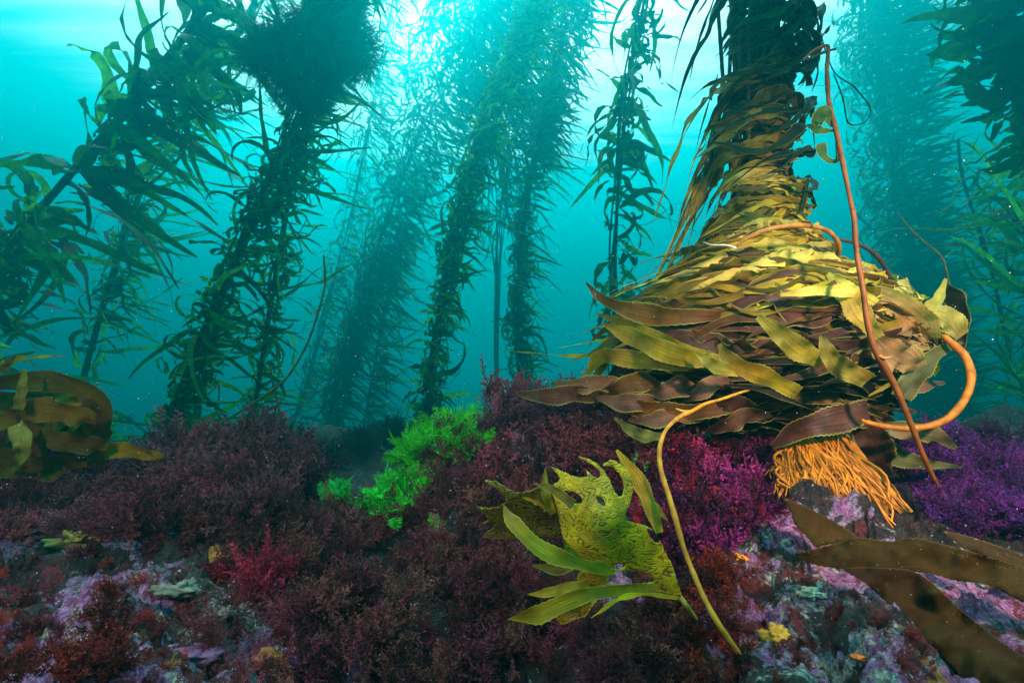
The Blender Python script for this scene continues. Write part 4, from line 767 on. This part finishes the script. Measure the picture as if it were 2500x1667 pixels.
# little things on the rock
for lab, pts in (("small mustard-yellow blade nearest the amber kelp, in a pair on the plum turf", [(170, 1235, 1.05), (205, 1228, 1.03), (250, 1222, 1.03)]), ("small mustard-yellow blade lying apart beside the pinkish plume", [(315, 1213, 1.03), (335, 1210, 1.02), (357, 1207, 1.03)])):
    pts = [tuple(np.r_[p[:2], G(p[0], p[1])[1] - .06]) for p in pts]; q = P(*pts[0]); o = mk("yellow_blade", pxribbon(pts, [3, 11, 12, 4], (.40, .34, .01), tilt=.5), M_fg, loc=q); tag(o, lab, "seaweed")
def lump(name, label, cat, px, py, size, col, seed, flat=.5, knob=.35):
    g, d = G(px, py); n1, n2 = 26, 40; th = np.linspace(.02, math.pi - .02, n1); ph = np.linspace(0, 2 * math.pi, n2, endpoint=False); T_, P_ = np.meshgrid(th, ph, indexing='ij')
    u = np.stack([np.sin(T_) * np.cos(P_), np.sin(T_) * np.sin(P_), np.cos(T_)], -1); r = 1 + knob * fbm(u * 2.3 + seed, 3, seed); s = size * d / FPX
    V = (u * r[..., None] * [1.3, 1, flat] * s).reshape(-1, 3) + g; idx = np.arange(n1 * n2).reshape(n1, n2); nx = np.roll(idx, -1, 1)
    F = np.stack([idx[:-1], idx[1:], nx[1:], nx[:-1]], -1).reshape(-1, 4); o = mk(name, (V, F, None, np.tile([col], (len(V), 1))), M_crust, loc=g); tag(o, label, cat)
lump("sponge", "knobbly mustard-yellow sponge on the crusted rock", "sponge", 175, 1330, 30, (.30, .19, .04), 3, .6, .7)
lump("sponge", "small mustard sponge beside the teal crust", "sponge", 225, 1312, 18, (.34, .22, .05), 5, .7, .7)
lump("sponge", "amber sponge behind the small crimson sprays", "sponge", 530, 1365, 22, (.36, .16, .03), 7, .9, .6)
lump("sponge", "pale grey lumpy sponge at the edge of the crimson bush", "sponge", 545, 1505, 24, (.16, .13, .10), 9, .6, .4)
lump("sponge", "cream crust lump in the middle of the pale rock", "sponge", 430, 1440, 40, (.15, .14, .10), 11, .5, .4)
lump("sponge", "dull orange sponge in the dark hollow at the bottom", "sponge", 655, 1620, 26, (.25, .08, .01), 13, 1.0, .4)
lump("sponge", "cream lump beside the purple crusts below the brown blades", "sponge", 1980, 1450, 22, (.50, .42, .30), 15, .5, .7)
lump("sponge", "orange streaked lump at the foot of the pale teal crust", "sponge", 1900, 1560, 26, (.50, .22, .02), 17, .8, .6)
lump("anemone", "round orange anemone low on the dark rock", "anemone", 2102, 1622, 15, (.75, .14, .02), 19, .6, .2)
lump("sponge", "small orange sponge uphill of the purple crusts", "sponge", 1808, 1362, 14, (.75, .22, .02), 21, .6, .5)
0 and lump("sponge", "tiny orange crust next to the small orange sponge", "sponge", 1852, 1352, 9, (.7, .25, .03), 23, .6, .5)
lump("sponge", "white lumpy crust behind the wrinkled frond's raised fingers", "sponge", 1412, 1150, 22, (.28, .32, .30), 25, .7, .4)
lump("sponge", "pinkish coralline knob by the lower edge of the pale rock", "sponge", 480, 1600, 42, (.18, .07, .14), 27, .5, .4)
# drifting specks
def snow():
    n = 2600; px = rng.uniform(-100, 2600, n); py = rng.uniform(-100, 1700, n); d = .35 + 2.6 * rng.uniform(0, 1, n) ** .8; c = Pv(px, py, d); r = rng.uniform(.0003, .0009, n) * (.5 + d * .5)
    keep = c[:, 2] > H(c[:, 0], c[:, 1]) + .005; c = c[keep]; r = r[keep]; n = len(c)
    o8 = np.array([(1, 0, 0), (-1, 0, 0), (0, 1, 0), (0, -1, 0), (0, 0, 1), (0, 0, -1)], float); f8 = np.array([(0, 2, 4), (2, 1, 4), (1, 3, 4), (3, 0, 4), (2, 0, 5), (1, 2, 5), (3, 1, 5), (0, 3, 5)])
    V = (c[:, None] + o8[None] * r[:, None, None] * rng.uniform(.6, 1.5, (n, 1, 3))).reshape(-1, 3); F = (np.arange(n)[:, None, None] * 6 + f8[None]).reshape(-1, 3)
    o = mk("marine_snow", (V, F, None, np.full((len(V), 3), .75)), M_crust); tag(o, "pale specks drifting in the water", kind="stuff")
snow()

# ------------------------------------------------------------------ haze of the water itself
def haze():
    x0, x1, y0, y1, z0, z1 = -46, 46, -3.0, 42.0, -3.2, 17.0
    V = np.array([(x, y, z) for z in (z0, z1) for y in (y0, y1) for x in (x0, x1)], float)
    F = np.array([(0, 2, 3, 1), (4, 5, 7, 6), (0, 1, 5, 4), (2, 6, 7, 3), (0, 4, 6, 2), (1, 3, 7, 5)])
    m, t, out = newmat("haze"); v = t.nodes.new("ShaderNodeVolumePrincipled")
    v.inputs["Color"].default_value = (0.0, .82, .88, 1); v.inputs["Density"].default_value = .078; v.inputs["Anisotropy"].default_value = .78
    t.links.new(v.outputs[0], out.inputs["Volume"])
    o = mk("haze", (V, F, None, None), m, smooth=False); tag(o, "blue-green haze of the sea water", kind="stuff")
haze()
